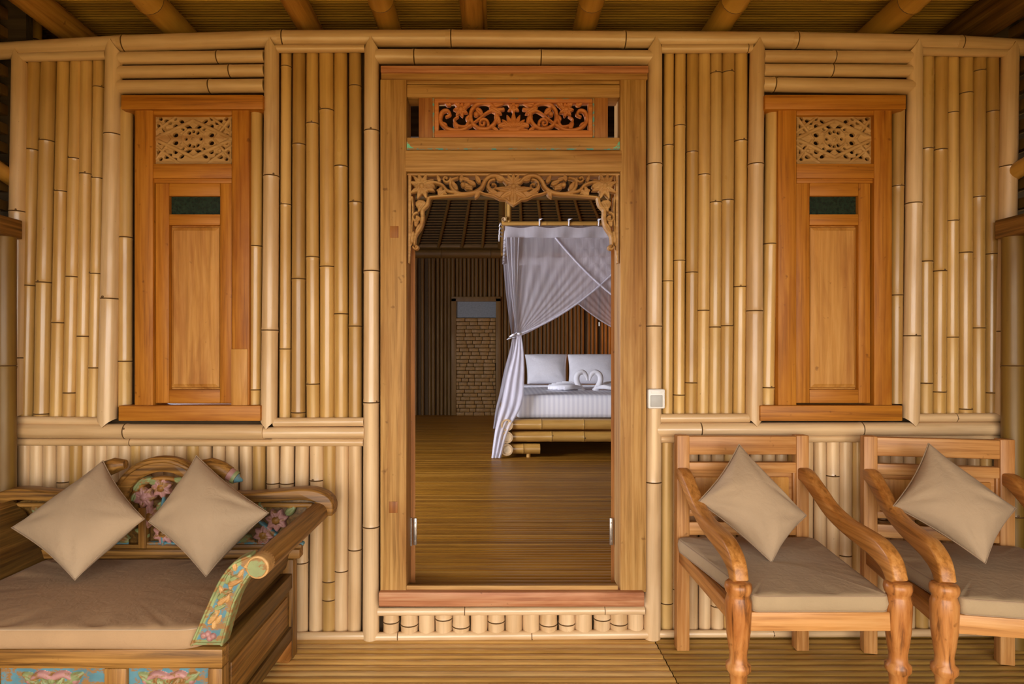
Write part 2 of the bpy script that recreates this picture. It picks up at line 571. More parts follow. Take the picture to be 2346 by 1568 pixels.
# ---------------------------------------------------------------- bamboo pole
def pole(name, a, b, r0, r1=None, nodes=(), mat='bamboo', parent=None, tongue=0.0, foot=0.0, seg=20, bend=0.0, capmat='cut'):
    """A bamboo pole from a to b with ring joints at the given distances; tongue / foot shape a fish-mouth end in front."""
    a, b = Vector(a), Vector(b)
    r1 = r0 if r1 is None else r1
    d = b - a
    L = d.length
    z = d.normalized()
    fr = Vector((0, -1, 0)) if abs(z.y) < 0.7 else Vector((0, 0, 1))
    fy = (fr - z * fr.dot(z)).normalized()
    fx = z.cross(fy)
    rings = [(0.0, 1.0, 0), (L, 1.0, 0)]
    for i in range(1, 7):
        rings.append((L * i / 7.0, 1.0, 0))
    for s in nodes:
        r = r0 + (r1 - r0) * s / L
        if s < 0.6 * r or s > L - 0.6 * r:
            continue
        jw = min(0.095 * r, 0.0026)
        rings = [q for q in rings if abs(q[0] - s) > 0.5 * r or q[0] in (0.0, L)]
        rings += [(s - 0.42 * r, 1.0, 0), (s - jw - 0.06 * r, 1.045, 0), (s - jw, 1.055, 1), (s, 0.955, 1), (s + jw, 1.04, 0), (s + jw + 0.1 * r, 1.025, 0), (s + 0.5 * r, 1.0, 0)]
    rings.sort(key=lambda q: q[0])
    bm = bmesh.new()
    rows, flags = [], []
    for s, k, dark in rings:
        t = s / L
        r = (r0 + (r1 - r0) * t) * k
        off = bend * math.sin(PI * t)
        row = []
        for j in range(seg):
            an = 2 * PI * j / seg
            cx, cy = math.sin(an), math.cos(an)            # cy = 1 at the front
            zz = s
            if tongue and s == L:
                zz = L - tongue * abs(cx) ** 0.85 if cy >= 0 else L - tongue
            if foot and s == 0.0:
                zz = foot * abs(cx) ** 0.85 if cy >= 0 else foot
            row.append(bm.verts.new((cx * r + off, -cy * r, zz)))
        rows.append(row)
        flags.append(dark)
    for i in range(len(rows) - 1):
        for j in range(seg):
            f = bm.faces.new((rows[i][j], rows[i][(j + 1) % seg], rows[i + 1][(j + 1) % seg], rows[i + 1][j]))
            if flags[i]:
                f.material_index = 1
    for row, rr, fl in ((rows[0], r0, 1), (rows[-1], r1, 0)):
        inner = [bm.verts.new((v.co.x * 0.72, v.co.y * 0.72, v.co.z)) for v in row]
        deep = [bm.verts.new((v.co.x * 0.68, v.co.y * 0.68, v.co.z + (0.01 if fl else -0.01))) for v in row]
        for j in range(seg):
            bm.faces.new((row[j], row[(j + 1) % seg], inner[(j + 1) % seg], inner[j])).material_index = 2
            bm.faces.new((inner[j], inner[(j + 1) % seg], deep[(j + 1) % seg], deep[j])).material_index = 2
        bm.faces.new(deep).material_index = 3
    bmesh.ops.recalc_face_normals(bm, faces=bm.faces[:])
    for s in nodes:                                        # branch scars beside some of the joints
        if random.random() > 0.4 or name in ('bamboo_stub', 'rafter', 'side_pole') or s < r0 or s > L - r0:
            continue
        r = r0 + (r1 - r0) * s / L
        an = random.uniform(-0.9, 0.9)
        t = bmesh.new()
        bmesh.ops.create_icosphere(t, subdivisions=2, radius=1.0)
        w = random.uniform(0.10, 0.2) * r
        for v in t.verts:
            v.co = Vector((math.sin(an) * r * 1.01 + v.co.x * w, -math.cos(an) * r * 1.01 + v.co.y * w * 0.45, s + 0.16 * r + v.co.z * w * 0.8))
        merge(bm, t, 1)
    me = bpy.data.meshes.new(name)
    bm.to_mesh(me)
    bm.free()
    finish(me, [M[mat], M['joint'], M[capmat], M['core']], 50)
    o = bpy.data.objects.new(name, me)
    put(o, a, parent)
    o.rotation_mode = 'QUATERNION'
    o.rotation_quaternion = Matrix((fx, -fy, z)).transposed().to_quaternion()
    return o


def vpole(name, top, bot, wpx, ny=(), Yc=2.76, mat='bamboo', parent=None, tongue=0.0, foot=0.0, wtop=None):
    """An upright pole given by its top and bottom points on the facade (px), width in px and joint heights in px."""
    a, b = P(bot[0], bot[1], Yc), P(top[0], top[1], Yc)
    r0 = wpx * Yc / F / 2
    r1 = (wtop or wpx) * Yc / F / 2
    L = (b - a).length
    nd = [(bot[1] - y) * Yc / F for y in ny]
    return pole(name, a, b, r0, r1, nd, mat, parent, tongue, foot, bend=random.uniform(-0.0025, 0.0025))


def hpole(name, l, r, wpx, nx=(), Yc=2.74, mat='bamboo_pale', parent=None, w1=None):
    a, b = P(*l, Yc), P(*r, Yc)
    nd = [(x - l[0]) * Yc / F for x in nx]
    return pole(name, a, b, wpx * Yc / F / 2, (w1 or wpx) * Yc / F / 2, nd, mat, parent)

# ---------------------------------------------------------------- carving: shapes pressed into one relief mesh
class Carving:
    def __init__(s, x0, y0, x1, y1, cell=1.3, k=1.0):
        s.k = k
        s.x0, s.y0, s.cell = x0, y0, cell
        s.nx, s.ny = int((x1 - x0) / cell) + 2, int((y1 - y0) / cell) + 2
        s.D = np.full((s.ny, s.nx), 1e3)
        s.H = np.zeros((s.ny, s.nx))
        s.I = np.zeros((s.ny, s.nx), int)

    def win(s, xa, ya, xb, yb):
        i0 = max(0, int((xa - s.x0) / s.cell) - 1); i1 = min(s.nx, int((xb - s.x0) / s.cell) + 3)
        j0 = max(0, int((ya - s.y0) / s.cell) - 1); j1 = min(s.ny, int((yb - s.y0) / s.cell) + 3)
        if i1 <= i0 or j1 <= j0:
            return None
        X, Y = np.meshgrid(s.x0 + np.arange(i0, i1) * s.cell, s.y0 + np.arange(j0, j1) * s.cell)
        return slice(j0, j1), slice(i0, i1), X, Y

    def apply(s, w, d, R, h0, amp, mat):
        sj, si = w[0], w[1]
        t = np.clip(-d / R, 0, 1)
        h = h0 + amp * np.sqrt(t * (2 - t))
        ins = (d < 0) & (h > s.H[sj, si])
        s.H[sj, si] = np.where(ins, h, s.H[sj, si])
        s.I[sj, si] = np.where(ins, mat, s.I[sj, si])
        s.D[sj, si] = np.minimum(s.D[sj, si], d)

    def stroke(s, pts, r0, r1=None, amp=5, h0=0, mat=0, smooth=True, mid=None):
        r1 = r0 if r1 is None else r1
        r0, r1, mid = r0 * s.k, r1 * s.k, (mid * s.k if mid else None)
        p = np.array(catmull(pts, 8) if smooth and len(pts) > 2 else pts, float)
        t = np.linspace(0, 1, len(p))
        r = r0 + (r1 - r0) * t
        if mid is not None:
            r = np.interp(t, [0, 0.5, 1], [r0, mid, r1])
        m = r.max() + 2
        w = s.win(p[:, 0].min() - m, p[:, 1].min() - m, p[:, 0].max() + m, p[:, 1].max() + m)
        if w is None: return
        X, Y = w[2], w[3]
        d = np.full(X.shape, 1e3)
        for i in range(len(p) - 1):
            a, b = p[i], p[i + 1]
            ab = b - a
            q = np.clip(((X - a[0]) * ab[0] + (Y - a[1]) * ab[1]) / (ab @ ab + 1e-9), 0, 1)
            d = np.minimum(d, np.hypot(X - a[0] - q * ab[0], Y - a[1] - q * ab[1]) - (r[i] + q * (r[i + 1] - r[i])))
        s.apply(w, d, max(r0, r1, mid or 0), h0, amp, mat)

    def disc(s, cx, cy, r, amp=5, h0=0, mat=0):
        w = s.win(cx - r - 2, cy - r - 2, cx + r + 2, cy + r + 2)
        if w is None: return
        s.apply(w, np.hypot(w[2] - cx, w[3] - cy) - r, r, h0, amp, mat)

    def leaf(s, cx, cy, ang, L, wd, amp=5, h0=0, mat=0, vein=True):
        """A pointed leaf from (cx, cy) outward at ang degrees (0 = right, 90 = up)."""
        wd = wd * s.k ** 1.5
        w = s.win(cx - L - 3, cy - L - 3, cx + L + 3, cy + L + 3)
        if w is None: return
        ca, sa = math.cos(math.radians(ang)), -math.sin(math.radians(ang))
        u = (w[2] - cx) * ca + (w[3] - cy) * sa
        v = -(w[2] - cx) * sa + (w[3] - cy) * ca
        t = np.clip(u / L, 0, 1)
        half = wd * np.sin(PI * t ** 0.75) ** 0.8 + 0.3
        d = np.maximum(np.abs(v) - half, np.maximum(-u - 0.5, u - L))
        sj, si = w[0], w[1]
        q = np.clip(-d / wd, 0, 1)
        h = h0 + amp * np.sqrt(q * (2 - q))
        if vein:
            h = h - 0.35 * amp * np.exp(-(v / 1.3) ** 2)
        ins = (d < 0) & (h > s.H[sj, si])
        s.H[sj, si] = np.where(ins, h, s.H[sj, si])
        s.I[sj, si] = np.where(ins, mat, s.I[sj, si])
        s.D[sj, si] = np.minimum(s.D[sj, si], d)

    def poly(s, pts, h=2, mat=0, cut=False):
        p = np.array(pts, float)
        w = s.win(p[:, 0].min() - 3, p[:, 1].min() - 3, p[:, 0].max() + 3, p[:, 1].max() + 3)
        if w is None: return
        X, Y = w[2], w[3]
        d = np.full(X.shape, 1e6)
        sgn = np.ones(X.shape)
        n = len(p)
        for i in range(n):
            a, b = p[i], p[(i + 1) % n]
            e = b - a
            q = np.clip(((X - a[0]) * e[0] + (Y - a[1]) * e[1]) / (e @ e + 1e-9), 0, 1)
            d = np.minimum(d, np.hypot(X - a[0] - q * e[0], Y - a[1] - q * e[1]))
            c1 = Y >= a[1]; c2 = Y < b[1]; c3 = e[0] * (Y - a[1]) > e[1] * (X - a[0])
            sgn = np.where((c1 & c2 & c3) | (~c1 & ~c2 & ~c3), -sgn, sgn)
        d = d * sgn
        sj, si = w[0], w[1]
        if cut:
            s.D[sj, si] = np.maximum(s.D[sj, si], -d)
            s.H[sj, si] = np.where(d < 0, 0, s.H[sj, si])
        else:
            s.apply(w, d, 0.01, h, 0, mat)

    def hole(s, cx, cy, r, sx=1.0, ang=0.0):
        k = [(math.cos(a) * r * sx, math.sin(a) * r) for a in np.linspace(0, 2 * PI, 14)[:-1]]
        ca, sa = math.cos(math.radians(ang)), math.sin(math.radians(ang))
        s.poly([(cx + x * ca - y * sa, cy + x * sa + y * ca) for x, y in k], cut=True)

    def flower(s, cx, cy, R, n=7, amp=6, mat=0, core=None, h0=0, rot=0):
        for k in range(n):
            s.leaf(cx, cy, rot + k * 360 / n, R, R * 0.34, amp * 0.8, h0, mat)
        s.disc(cx, cy, R * 0.36, amp, h0 + 1.5, mat if core is None else core)

    def spiral(s, cx, cy, R, a0, turns, r0, r1, amp=5, mat=0, h0=0, cw=1):
        pts = []
        for k in range(26):
            t = k / 25
            a = math.radians(a0) + cw * turns * 2 * PI * t
            q = R * (1 - 0.82 * t)
            pts.append((cx + q * math.cos(a), cy - q * math.sin(a)))
        s.stroke(pts, r0, r1, amp, h0, mat)
        s.disc(pts[-1][0], pts[-1][1], r1 * 1.5, amp, h0 + 1, mat)

    def mirror_x(s, cx):
        """Copy the half right of cx onto the half left of it."""
        ic = (cx - s.x0) / s.cell
        for i in range(s.nx):
            j = 2 * ic - i
            if i < ic and 0 <= j < s.nx - 1:
                j0 = int(round(j))
                s.D[:, i] = s.D[:, j0]; s.H[:, i] = s.H[:, j0]; s.I[:, i] = s.I[:, j0]

    def build(s, name, Y, mats, parent=None, thick=0.012, smooth=55):
        px2m = Y / F
        ins = s.D < 0
        V, Fc, MI = [], [], []
        vid = {}
        def world(gx, gy, h):
            p = P(s.x0 + gx * s.cell, s.y0 + gy * s.cell, Y)
            return (p.x, Y - h * px2m, p.z)
        def node(j, i):
            k = (j, i)
            if k not in vid:
                vid[k] = len(V); V.append(world(i, j, s.H[j, i]))
            return vid[k]
        def cross(j, i, j2, i2):
            k = (j, i, j2, i2) if (j, i) < (j2, i2) else (j2, i2, j, i)
            if k not in vid:
                d1, d2 = s.D[k[0], k[1]], s.D[k[2], k[3]]
                d1c, d2c = max(-3, min(3, d1)), max(-3, min(3, d2))
                t = min(0.95, max(0.05, d1c / (d1c - d2c)))
                hh = s.H[k[0], k[1]] if d1 < 0 else s.H[k[2], k[3]]
                vid[k] = len(V); V.append(world(k[1] + t * (k[3] - k[1]), k[0] + t * (k[2] - k[0]), hh * 0.35))
            return vid[k]
        back = {}
        def bk(v):
            if v not in back:
                back[v] = len(V); x, y, z = V[v]; V.append((x, Y + thick, z))
            return back[v]
        anyc = ins[:-1, :-1] | ins[:-1, 1:] | ins[1:, :-1] | ins[1:, 1:]
        for j, i in np.argwhere(anyc):
            cs = [(j, i), (j, i + 1), (j + 1, i + 1), (j + 1, i)]
            fl = [bool(ins[c]) for c in cs]
            poly, ring = [], []
            for k in range(4):
                a, b = cs[k], cs[(k + 1) % 4]
                if fl[k]:
                    poly.append(node(*a)); ring.append(0)
                if fl[k] != fl[(k + 1) % 4]:
                    poly.append(cross(*a, *b)); ring.append(1)
            if len(poly) < 3:
                continue
            mi = int(max(s.I[c] for c, q in zip(cs, fl) if q))
            Fc.append(poly[::-1]); MI.append(mi)
            n = len(poly)
            for k in range(n):
                if ring[k] and ring[(k + 1) % n]:
                    Fc.append([poly[k], poly[(k + 1) % n], bk(poly[(k + 1) % n]), bk(poly[k])]); MI.append(mi)
        return from_data(name, np.array(V), Fc, mats, parent, smooth, MI)

# ================================================================ THE SETTING
# ---------------------------------------------------------------- floors
def strip_floor(name, x0, x1, y0, y1, z, row, mat, parent=None, hgt=0.008):
    """Half-round split canes laid side by side along X, one surface."""
    n = int(round((y1 - y0) / row))
    V, Fc = [], []
    prof = [(0.0, 0.0), (0.10, 0.55), (0.30, 0.92), (0.5, 1.0), (0.70, 0.92), (0.90, 0.55)]
    for i in range(n):
        hh = hgt * random.uniform(0.75, 1.15)
        for u, h in prof:
            y = y0 + (i + u) * row
            V += [(x0, y, z - hgt + h * hh), (x1, y, z - hgt + h * hh)]
    V += [(x0, y0 + n * row, z - hgt), (x1, y0 + n * row, z - hgt)]
    for k in range(len(V) // 2 - 1):
        Fc.append((2 * k, 2 * k + 1, 2 * k + 3, 2 * k + 2))
    b = len(V)
    V += [(x0, y0, z - 0.03), (x1, y0, z - 0.03), (x0, y0 + n * row, z - 0.03), (x1, y0 + n * row, z - 0.03)]
    Fc.append((b, b + 2, b + 3, b + 1))
    return from_data(name, np.array(V), Fc, M[mat], parent, 60)


floor = box('floor', -2.6, 2.7, -0.25, 2.95, -0.14, -0.034, M['backing'])
tag(floor, kind='structure')
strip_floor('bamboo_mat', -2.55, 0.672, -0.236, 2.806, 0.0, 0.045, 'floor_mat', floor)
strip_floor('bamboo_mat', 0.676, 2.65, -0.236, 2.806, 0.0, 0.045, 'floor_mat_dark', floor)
FZ = 0.17
floor_in = box('floor_bedroom', -3.1, 3.3, 2.84, 10.5, FZ - 0.16, FZ - 0.034, M['backing'])
tag(floor_in, kind='structure')
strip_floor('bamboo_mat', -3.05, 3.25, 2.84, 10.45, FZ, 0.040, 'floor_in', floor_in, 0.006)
ground = box('ground', -30, 30, -30, -0.27, -0.5, -0.42, M['ground'], bev=0)
tag(ground, kind='structure')

# ---------------------------------------------------------------- front wall: backing with openings, poles as its parts
wall = empty('wall_front', (0.05, 2.8, 0), kind='structure')
bm = bmesh.new()
ZT = 2.62
def bk_panel(px0, px1, z0, z1):
    add_box(bm, X_(px0), X_(px1), 2.80, 2.835, z0 if z0 else -0.04, z1, 0)
bk_panel(18, 330, 0, ZT); bk_panel(548, 890, 0, ZT)
bk_panel(330, 548, 0, Z_(930)); bk_panel(330, 548, Z_(250), ZT)
bk_panel(890, 1465, 0, Z_(1385)); bk_panel(890, 1465, Z_(170), ZT)
bk_panel(1465, 1800, 0, ZT); bk_panel(2028, 2330, 0, ZT)
bk_panel(1800, 2028, 0, Z_(930)); bk_panel(1800, 2028, Z_(250), ZT)
obj('backing', bm, M['backing'], wall, False)

# the long beam: slightly bowed bamboo, three lengths
def beam(pts, nodes, wpx, Yc=2.745):
    for (l, r, nx) in nodes:
        hpole('bamboo_beam', l, r, wpx, (l[0] + 13,), Yc, 'bamboo_pale', wall)
beam(None, [((-60, 121), (275, 101), ()), ((274, 101), (638, 89), ()), ((637, 89), (1022, 88), ()), ((1021, 88), (1420, 91), ()), ((1418, 91), (1812, 93), ()), ((1810, 93), (2187, 101), ()), ((2185, 101), (2420, 114), ())], 37)

# big posts with fish-mouth ends
posts = [((46, 118), (34, 968), 37, (486, 820), 2.74), ((262, 96), (246, 978), 41, (310, 685), 2.735), ((623, 92), (616, 982), 37, (405, 757), 2.735),
         ((852, 90), (850, 1466), 38, (302, 622, 922, 1206), 2.735), ((1500, 90), (1494, 1462), 38, (378, 748, 1104), 2.735),
         ((1735, 92), (1727, 976), 37, (378, 713), 2.735), ((2096, 96), (2086, 976), 36, (467, 770), 2.735), ((2314, 102), (2300, 968), 40, (383, 760), 2.735)]
for (t, b, w, ny, yc) in posts:
    full = b[1] > 1300
    vpole('bamboo_post', t, b, w, ny, yc, 'bamboo_pale', wall, tongue=0.05, foot=0.0 if full else 0.035, wtop=w * 0.88)

def canes(tops, bots, yt, yb, widths, nodes, yc=2.768):
    for xt, xb, w, ny in zip(tops, bots, widths, nodes):
        vpole('bamboo_cane', (xt, yt), (xb, yb), w, ny, yc + random.uniform(-0.004, 0.004), 'bamboo', wall, wtop=w * random.uniform(0.9, 1.0))

canes([81, 113, 147, 177, 200, 228], [60, 97, 131, 160, 189, 216], 138, 958, [31, 33, 30, 29, 28, 27],
      [(345, 655), (325, 648, 948), (440, 740), (365, 635, 900), (400, 771), (202, 410, 628, 843)])
canes([656, 686, 716, 748, 781, 814], [653, 684, 718, 750, 782, 814], 118, 958, [26, 32, 30, 33, 32, 31],
      [(155, 470, 800), (333, 640, 945), (285, 590, 880), (255, 612), (383, 720), (200, 465, 748)])
canes([1532, 1558, 1586, 1613, 1640, 1668, 1697], [1528, 1555, 1582, 1609, 1636, 1663, 1693], 118, 952, [25, 26, 28, 27, 28, 28, 30],
      [(335, 645), (290, 598, 905), (350, 625, 877), (402, 712), (170, 465, 750), (168, 460, 747), (325, 658)])
canes([2124, 2155, 2182, 2213, 2243, 2272], [2119, 2150, 2180, 2210, 2240, 2270], 126, 955, [30, 29, 27, 30, 29, 28],
      [(343, 600, 878), (345, 622, 898), (260, 507, 773), (216, 580, 937), (165, 453, 752), (258, 583, 900)])
# narrow canes beside the windows
vpole('bamboo_cane', (290, 250), (287, 932), 29, (545, 828), 2.755, 'bamboo', wall)
vpole('bamboo_cane', (588, 250), (584, 935), 28, (565, 893), 2.755, 'bamboo', wall)
vpole('bamboo_cane', (1769, 248), (1757, 932), 30, (560, 888), 2.755, 'bamboo', wall)
vpole('bamboo_cane', (2058, 255), (2052, 925), 27, (428, 677, 920), 2.755, 'bamboo', wall)
# thin rails over and under the canes
for l, r, w, nx in [((42, 132), (244, 127), 20, ()), ((632, 112), (836, 111), 18, ()), ((1514, 112), (1722, 111), 20, (1712,)), ((2104, 118), (2312, 122), 19, ()),
                    ((28, 963), (234, 966), 19, ()), ((628, 968), (834, 967), 21, ()), ((1511, 959), (1716, 958), 21, ()), ((2098, 958), (2304, 957), 20, (2188,))]:
    hpole('bamboo_rail', l, r, w, nx, 2.733, 'bamboo_pale', wall)
# three poles over each window, one over the door
for l, r, w, nx in [((270, 134), (606, 130), 28, (500,)), ((268, 166), (606, 162), 28, (528,)), ((262, 200), (606, 197), 31, (482,)),
                    ((1748, 130), (2086, 132), 28, (1910,)), ((1748, 161), (2088, 163), 28, (1904,)), ((1745, 194), (2092, 200), 33, (1772,)),
                    ((862, 130), (1502, 133), 33, (950, 1239))]:
    hpole('bamboo_header', l, r, w, nx, 2.738, 'bamboo_pale', wall)
# waist rails
for l, r, w, nx in [((20, 987), (606, 990), 35, (290,)), ((602, 992), (836, 992), 27, ()), ((1503, 985), (2304, 983), 32, (1604, 1972))]:
    hpole('bamboo_waist_rail', l, r, w, nx, 2.732, 'bamboo_pale', wall)
for l, r, w, nx in [((20, 1013), (628, 1015), 17, (300,)), ((624, 1014), (833, 1014), 18, ()), ((1506, 1007), (2302, 1004), 17, (1700, 1985))]:
    hpole('bamboo_rail', l, r, w, nx, 2.738, 'bamboo_pale', wall)
# lower canes
lx = [32, 58, 86, 116, 147, 176, 206, 235, 262, 289, 315, 338, 364, 390, 416, 444, 471, 503, 533, 564, 594, 626, 659, 693, 726, 756, 784, 814]
for i, x in enumerate(lx):
    ny = [random.uniform(1080, 1400)] if i not in (25, 27, 24) else {24: (1100,), 25: (1330, 1372), 27: (1258,)}[i]
    vpole('lower_cane', (x, 1018), (x - 2, 1452), 29 if i < 22 else 31, ny, 2.766 + random.uniform(-0.003, 0.003), 'bamboo_pale' if i % 5 else 'bamboo', wall)
for i in range(27):
    x = 1527 + i * 29.2
    w = 28 + random.uniform(-2, 2)
    vpole('lower_cane', (x, 1004), (x - 1, 1448), w, [random.uniform(1060, 1420)], 2.766 + random.uniform(-0.003, 0.003), 'bamboo_pale' if i % 5 else 'bamboo', wall)
for i, x in enumerate([896, 938, 978, 1017, 1056, 1097, 1137, 1177, 1217, 1257, 1298, 1337, 1378, 1417, 1455]):
    vpole('bamboo_stub', (x, 1398), (x, 1450 - i * 0.35), 38 + random.uniform(-2, 2), [1425 + random.uniform(-12, 12)] if i % 3 != 2 else (), 2.752, 'bamboo_pale', wall)
for l, r, w, nx in [((866, 1402), (1476, 1399), 19, (1065, 1385)), ((845, 1460), (1496, 1453), 21, (912, 1218)), ((18, 1461), (836, 1457), 18, (420,)), ((1508, 1453), (2304, 1450), 17, (1770,))]:
    hpole('bamboo_rail', l, r, w, nx, 2.728, 'bamboo_pale', wall)

# ---------------------------------------------------------------- windows: old teak frames with a carved grille over a shutter
def make_window(name, dx, flip, lint, sill, fr):
    """fr: px of frame stiles (outer left, inner left, inner right, outer right)."""
    w = empty(name, P((fr[0] + fr[3]) / 2, 940, 2.74), kind='structure')
    x0, x1, x2, x3 = fr
    pbox('lintel', lint[0], lint[1], 217, 250, 2.695, 2.80, M['teak_x'], w)
    pbox('sill', sill[0], sill[1], 930, 965, 2.69, 2.80, M['teak_x'], w)
    pbox('stile', x0, x1, 249, 932, 2.712, 2.83, M['teak_z'], w)
    pbox('stile', x2, x3, 249, 932, 2.712, 2.83, M['teak_z'], w)
    pbox('head_rail', x1, x2, 248, 264, 2.717, 2.80, M['teak_x'], w)
    pbox('middle_rail', x1, x2, 375, 409, 2.716, 2.80, M['teak_x'], w)
    pbox('bead', x1, x2, 408, 420, 2.724, 2.80, M['teak_x'], w)
    # carved grille
    g0, g1 = (x1 + 6, x2) if not flip else (x1, x2 - 6)
    c = Carving(g0 - 2, 262, g1 + 2, 378, 0.9)
    cx, cy, hw, hh = (g0 + g1) / 2, 319, (g1 - g0) / 2, 55
    c.poly([(g0, 264), (g1, 264), (g1, 376), (g0, 376)], 1.0)
    for sx in (-1, 1):
        for sy in (-1, 1):
            for (hx, hy, r, st, an) in [(14, -29, 3.2, 3.2, 29), (41, -29, 4.2, 1, 0), (41, -9, 4.0, 1.2, 0), (58, -39, 4.0, 1.9, 25), (75, -46, 3.0, 1.2, 30), (68, -24, 3.6, 2.0, 65),
                                         (76, -9, 3.0, 1.2, 0), (9.5, -14, 3.2, 1, 0), (16.5, -6, 0.1, 1, 0), (27, -40, 3.0, 1.7, 30), (42, -46, 2.8, 1.3, 0), (56, -16, 2.8, 2.2, -29), (24, -22, 2.0, 1.6, 29), (80, -30, 2.6, 1.6, 60)]:
                c.hole(cx + sx * hx, cy + sy * hy, r * 1.3, st, an * sx * -sy)
    for (hx, hy) in [(0, -17), (17, 0), (-17, 0), (0, 17)]:
        c.hole(cx + hx, cy + hy, 3.6)
    for sx in (-1, 1):
        for sy in (-1, 1):
            c.stroke([(cx, cy + sy * 42), (cx + sx * hw, cy + sy * 1)], 4.2, None, 3.2, 1.5, smooth=False)
            c.stroke([(cx + sx * 34, cy + sy * hh), (cx + sx * hw, cy + sy * 16)], 3.0, None, 2.4, 1.2, smooth=False)
            c.stroke([(cx + sx * 48, cy), (cx + sx * hw, cy + sy * 50)], 3.0, None, 2.6, 1.2, smooth=False)
            c.disc(cx + sx * 27, cy + sy * 13, 4, 2.4, 1)
            c.disc(cx + sx * 60, cy + sy * 27, 4, 2.4, 1)
    k = [(cx + 26 * math.cos(a), cy + 24 * math.sin(a)) for a in np.linspace(PI / 8, 2 * PI + PI / 8, 9)]
    c.stroke(k, 2.2, None, 2.5, 1, smooth=False)
    c.flower(cx, cy, 11, 8, 3.5)
    c.stroke([(g0 + 2, 266), (g1 - 2, 266), (g1 - 2, 374), (g0 + 2, 374), (g0 + 2, 266)], 2.6, None, 2, 1, smooth=False)
    gr = c.build('carved_grille', 2.742, [M['carved_tan']], w)
    pbox('grille_dark_sheet', x1 - 8, x2 + 8, 255, 384, 2.795, 2.799, M['backing'], w, 0)  # dark sheet added behind the grille to keep its holes dark
    # shutter
    s0, s1 = (x1 + 6, x2) if not flip else (x1 - 1, x2 - 9)
    sw = 31
    sh = empty('shutter', P((s0 + s1) / 2, 922, 2.73))
    sh.parent = w; sh.location = WL[sh.name] - WL[w.name]
    pbox('shutter_stile', s0, s0 + sw, 420, 924, 2.726, 2.77, M['teak_z'], sh)
    pbox('shutter_stile', s1 - sw + 4, s1, 420, 924, 2.726, 2.77, M['teak_z'], sh)
    i0, i1 = s0 + sw, s1 - sw + 4
    pbox('shutter_rail', i0, i1, 420, 449, 2.727, 2.77, M['teak_x'], sh)
    pbox('shutter_rail', i0, i1, 491, 516, 2.727, 2.77, M['teak_x'], sh)
    pbox('shutter_rail', i0, i1, 893, 924, 2.727, 2.77, M['teak_x'], sh)
    g = pbox('glass_pane', i0 - 2, i1 + 2, 447, 493, 2.748, 2.756, M['glass_green'], sh, 0)
    tag(g, 'dark green textured glass pane')
    # raised panel: bevelled field inside the shutter
    bm = bmesh.new()
    def ring(a0, a1, b0, b1, y): return [bm.verts.new(P(a0, b0, 2.735) * 1.0 + Vector((0, y - 2.735, 0))), bm.verts.new(P(a1, b0, 2.735) + Vector((0, y - 2.735, 0))), bm.verts.new(P(a1, b1, 2.735) + Vector((0, y - 2.735, 0))), bm.verts.new(P(a0, b1, 2.735) + Vector((0, y - 2.735, 0)))]
    rs = [ring(i0 - 3, i1 + 3, 514, 895, 2.755), ring(i0 + 2, i1 - 2, 519, 890, 2.752), ring(i0 + 4, i1 - 4, 521, 888, 2.744), ring(i0 + 11, i1 - 11, 529, 880, 2.735)]
    for a, b in zip(rs[:-1], rs[1:]):
        for q in range(4):
            bm.faces.new((a[q], b[q], b[(q + 1) % 4], a[(q + 1) % 4]))
    bm.faces.new(rs[-1][::-1])
    bmesh.ops.recalc_face_normals(bm, faces=bm.faces[:])
    o = obj('raised_panel', bm, M['panel_z'], sh, False)
    if o.data.polygons[-1].normal.y > 0:
        o.data.flip_normals()
    return w

w1 = make_window('window_1', 0, False, (277, 602), (271, 596), (308, 350, 531, 571))
pbox('patch_board', 529, 567, 800, 931, 2.706, 2.72, M['panel_z'], w1)
w2 = make_window('window_2', 1475, True, (1753, 2076), (1742, 2068), (1783, 1825, 2003, 2044))

# ---------------------------------------------------------------- door: frame, carved transom, carved arch, open leaves
door = empty('door_1', P(1175, 1375, 2.76), kind='structure')
pbox('cornice', 872, 1486, 150, 166, 2.675, 2.84, M['door_red_x'], door)
pbox('head_board', 873, 1484, 165, 182, 2.685, 2.84, M['door_x'], door)
pbox('head_bead', 925, 1425, 182, 193, 2.705, 2.84, M['door_x'], door)
pbox('jamb', 871, 931, 181, 1358, 2.69, 2.83, M['door_z'], door, 0.004)
pbox('jamb', 1421, 1481, 181, 1358, 2.69, 2.83, M['door_z'], door, 0.004)
pbox('transom_bar', 932, 1420, 194, 223, 2.70, 2.80, M['door_x'], door)
pbox('transom_bar', 932, 1420, 315, 343, 2.698, 2.80, M['door_x'], door)
pbox('lintel', 928, 1425, 344, 393, 2.688, 2.83, M['door_x'], door, 0.004)
pbox('transom_stile', 959, 991, 222, 316, 2.708, 2.77, M['door_red_z'], door)
pbox('transom_stile', 1362, 1393, 222, 316, 2.708, 2.77, M['door_red_z'], door)
tfr = empty('carved_transom', P(1176, 315, 2.73)); tfr.parent = door; tfr.location = WL[tfr.name] - WL[door.name]
pbox('paint_edge', 991, 1362, 221, 226, 2.712, 2.75, M['aqua_edge'], tfr)
pbox('paint_edge', 990, 995, 222, 315, 2.711, 2.75, M['aqua_edge'], tfr)
pbox('paint_edge', 1358, 1363, 222, 315, 2.711, 2.75, M['aqua_edge'], tfr)
pbox('border', 995, 1358, 225, 235, 2.718, 2.75, M['carved_orange'], tfr)
pbox('border', 995, 1358, 299, 315, 2.712, 2.75, M['carved_orange'], tfr)
pbox('border', 995, 1005, 234, 300, 2.718, 2.75, M['carved_orange'], tfr)
pbox('border', 1348, 1358, 234, 300, 2.718, 2.75, M['carved_orange'], tfr)
pbox('worn_paint_chip', 931, 1421, 340, 343.5, 2.6965, 2.70, M['aqua_edge'], door, 0)
bm = bmesh.new()
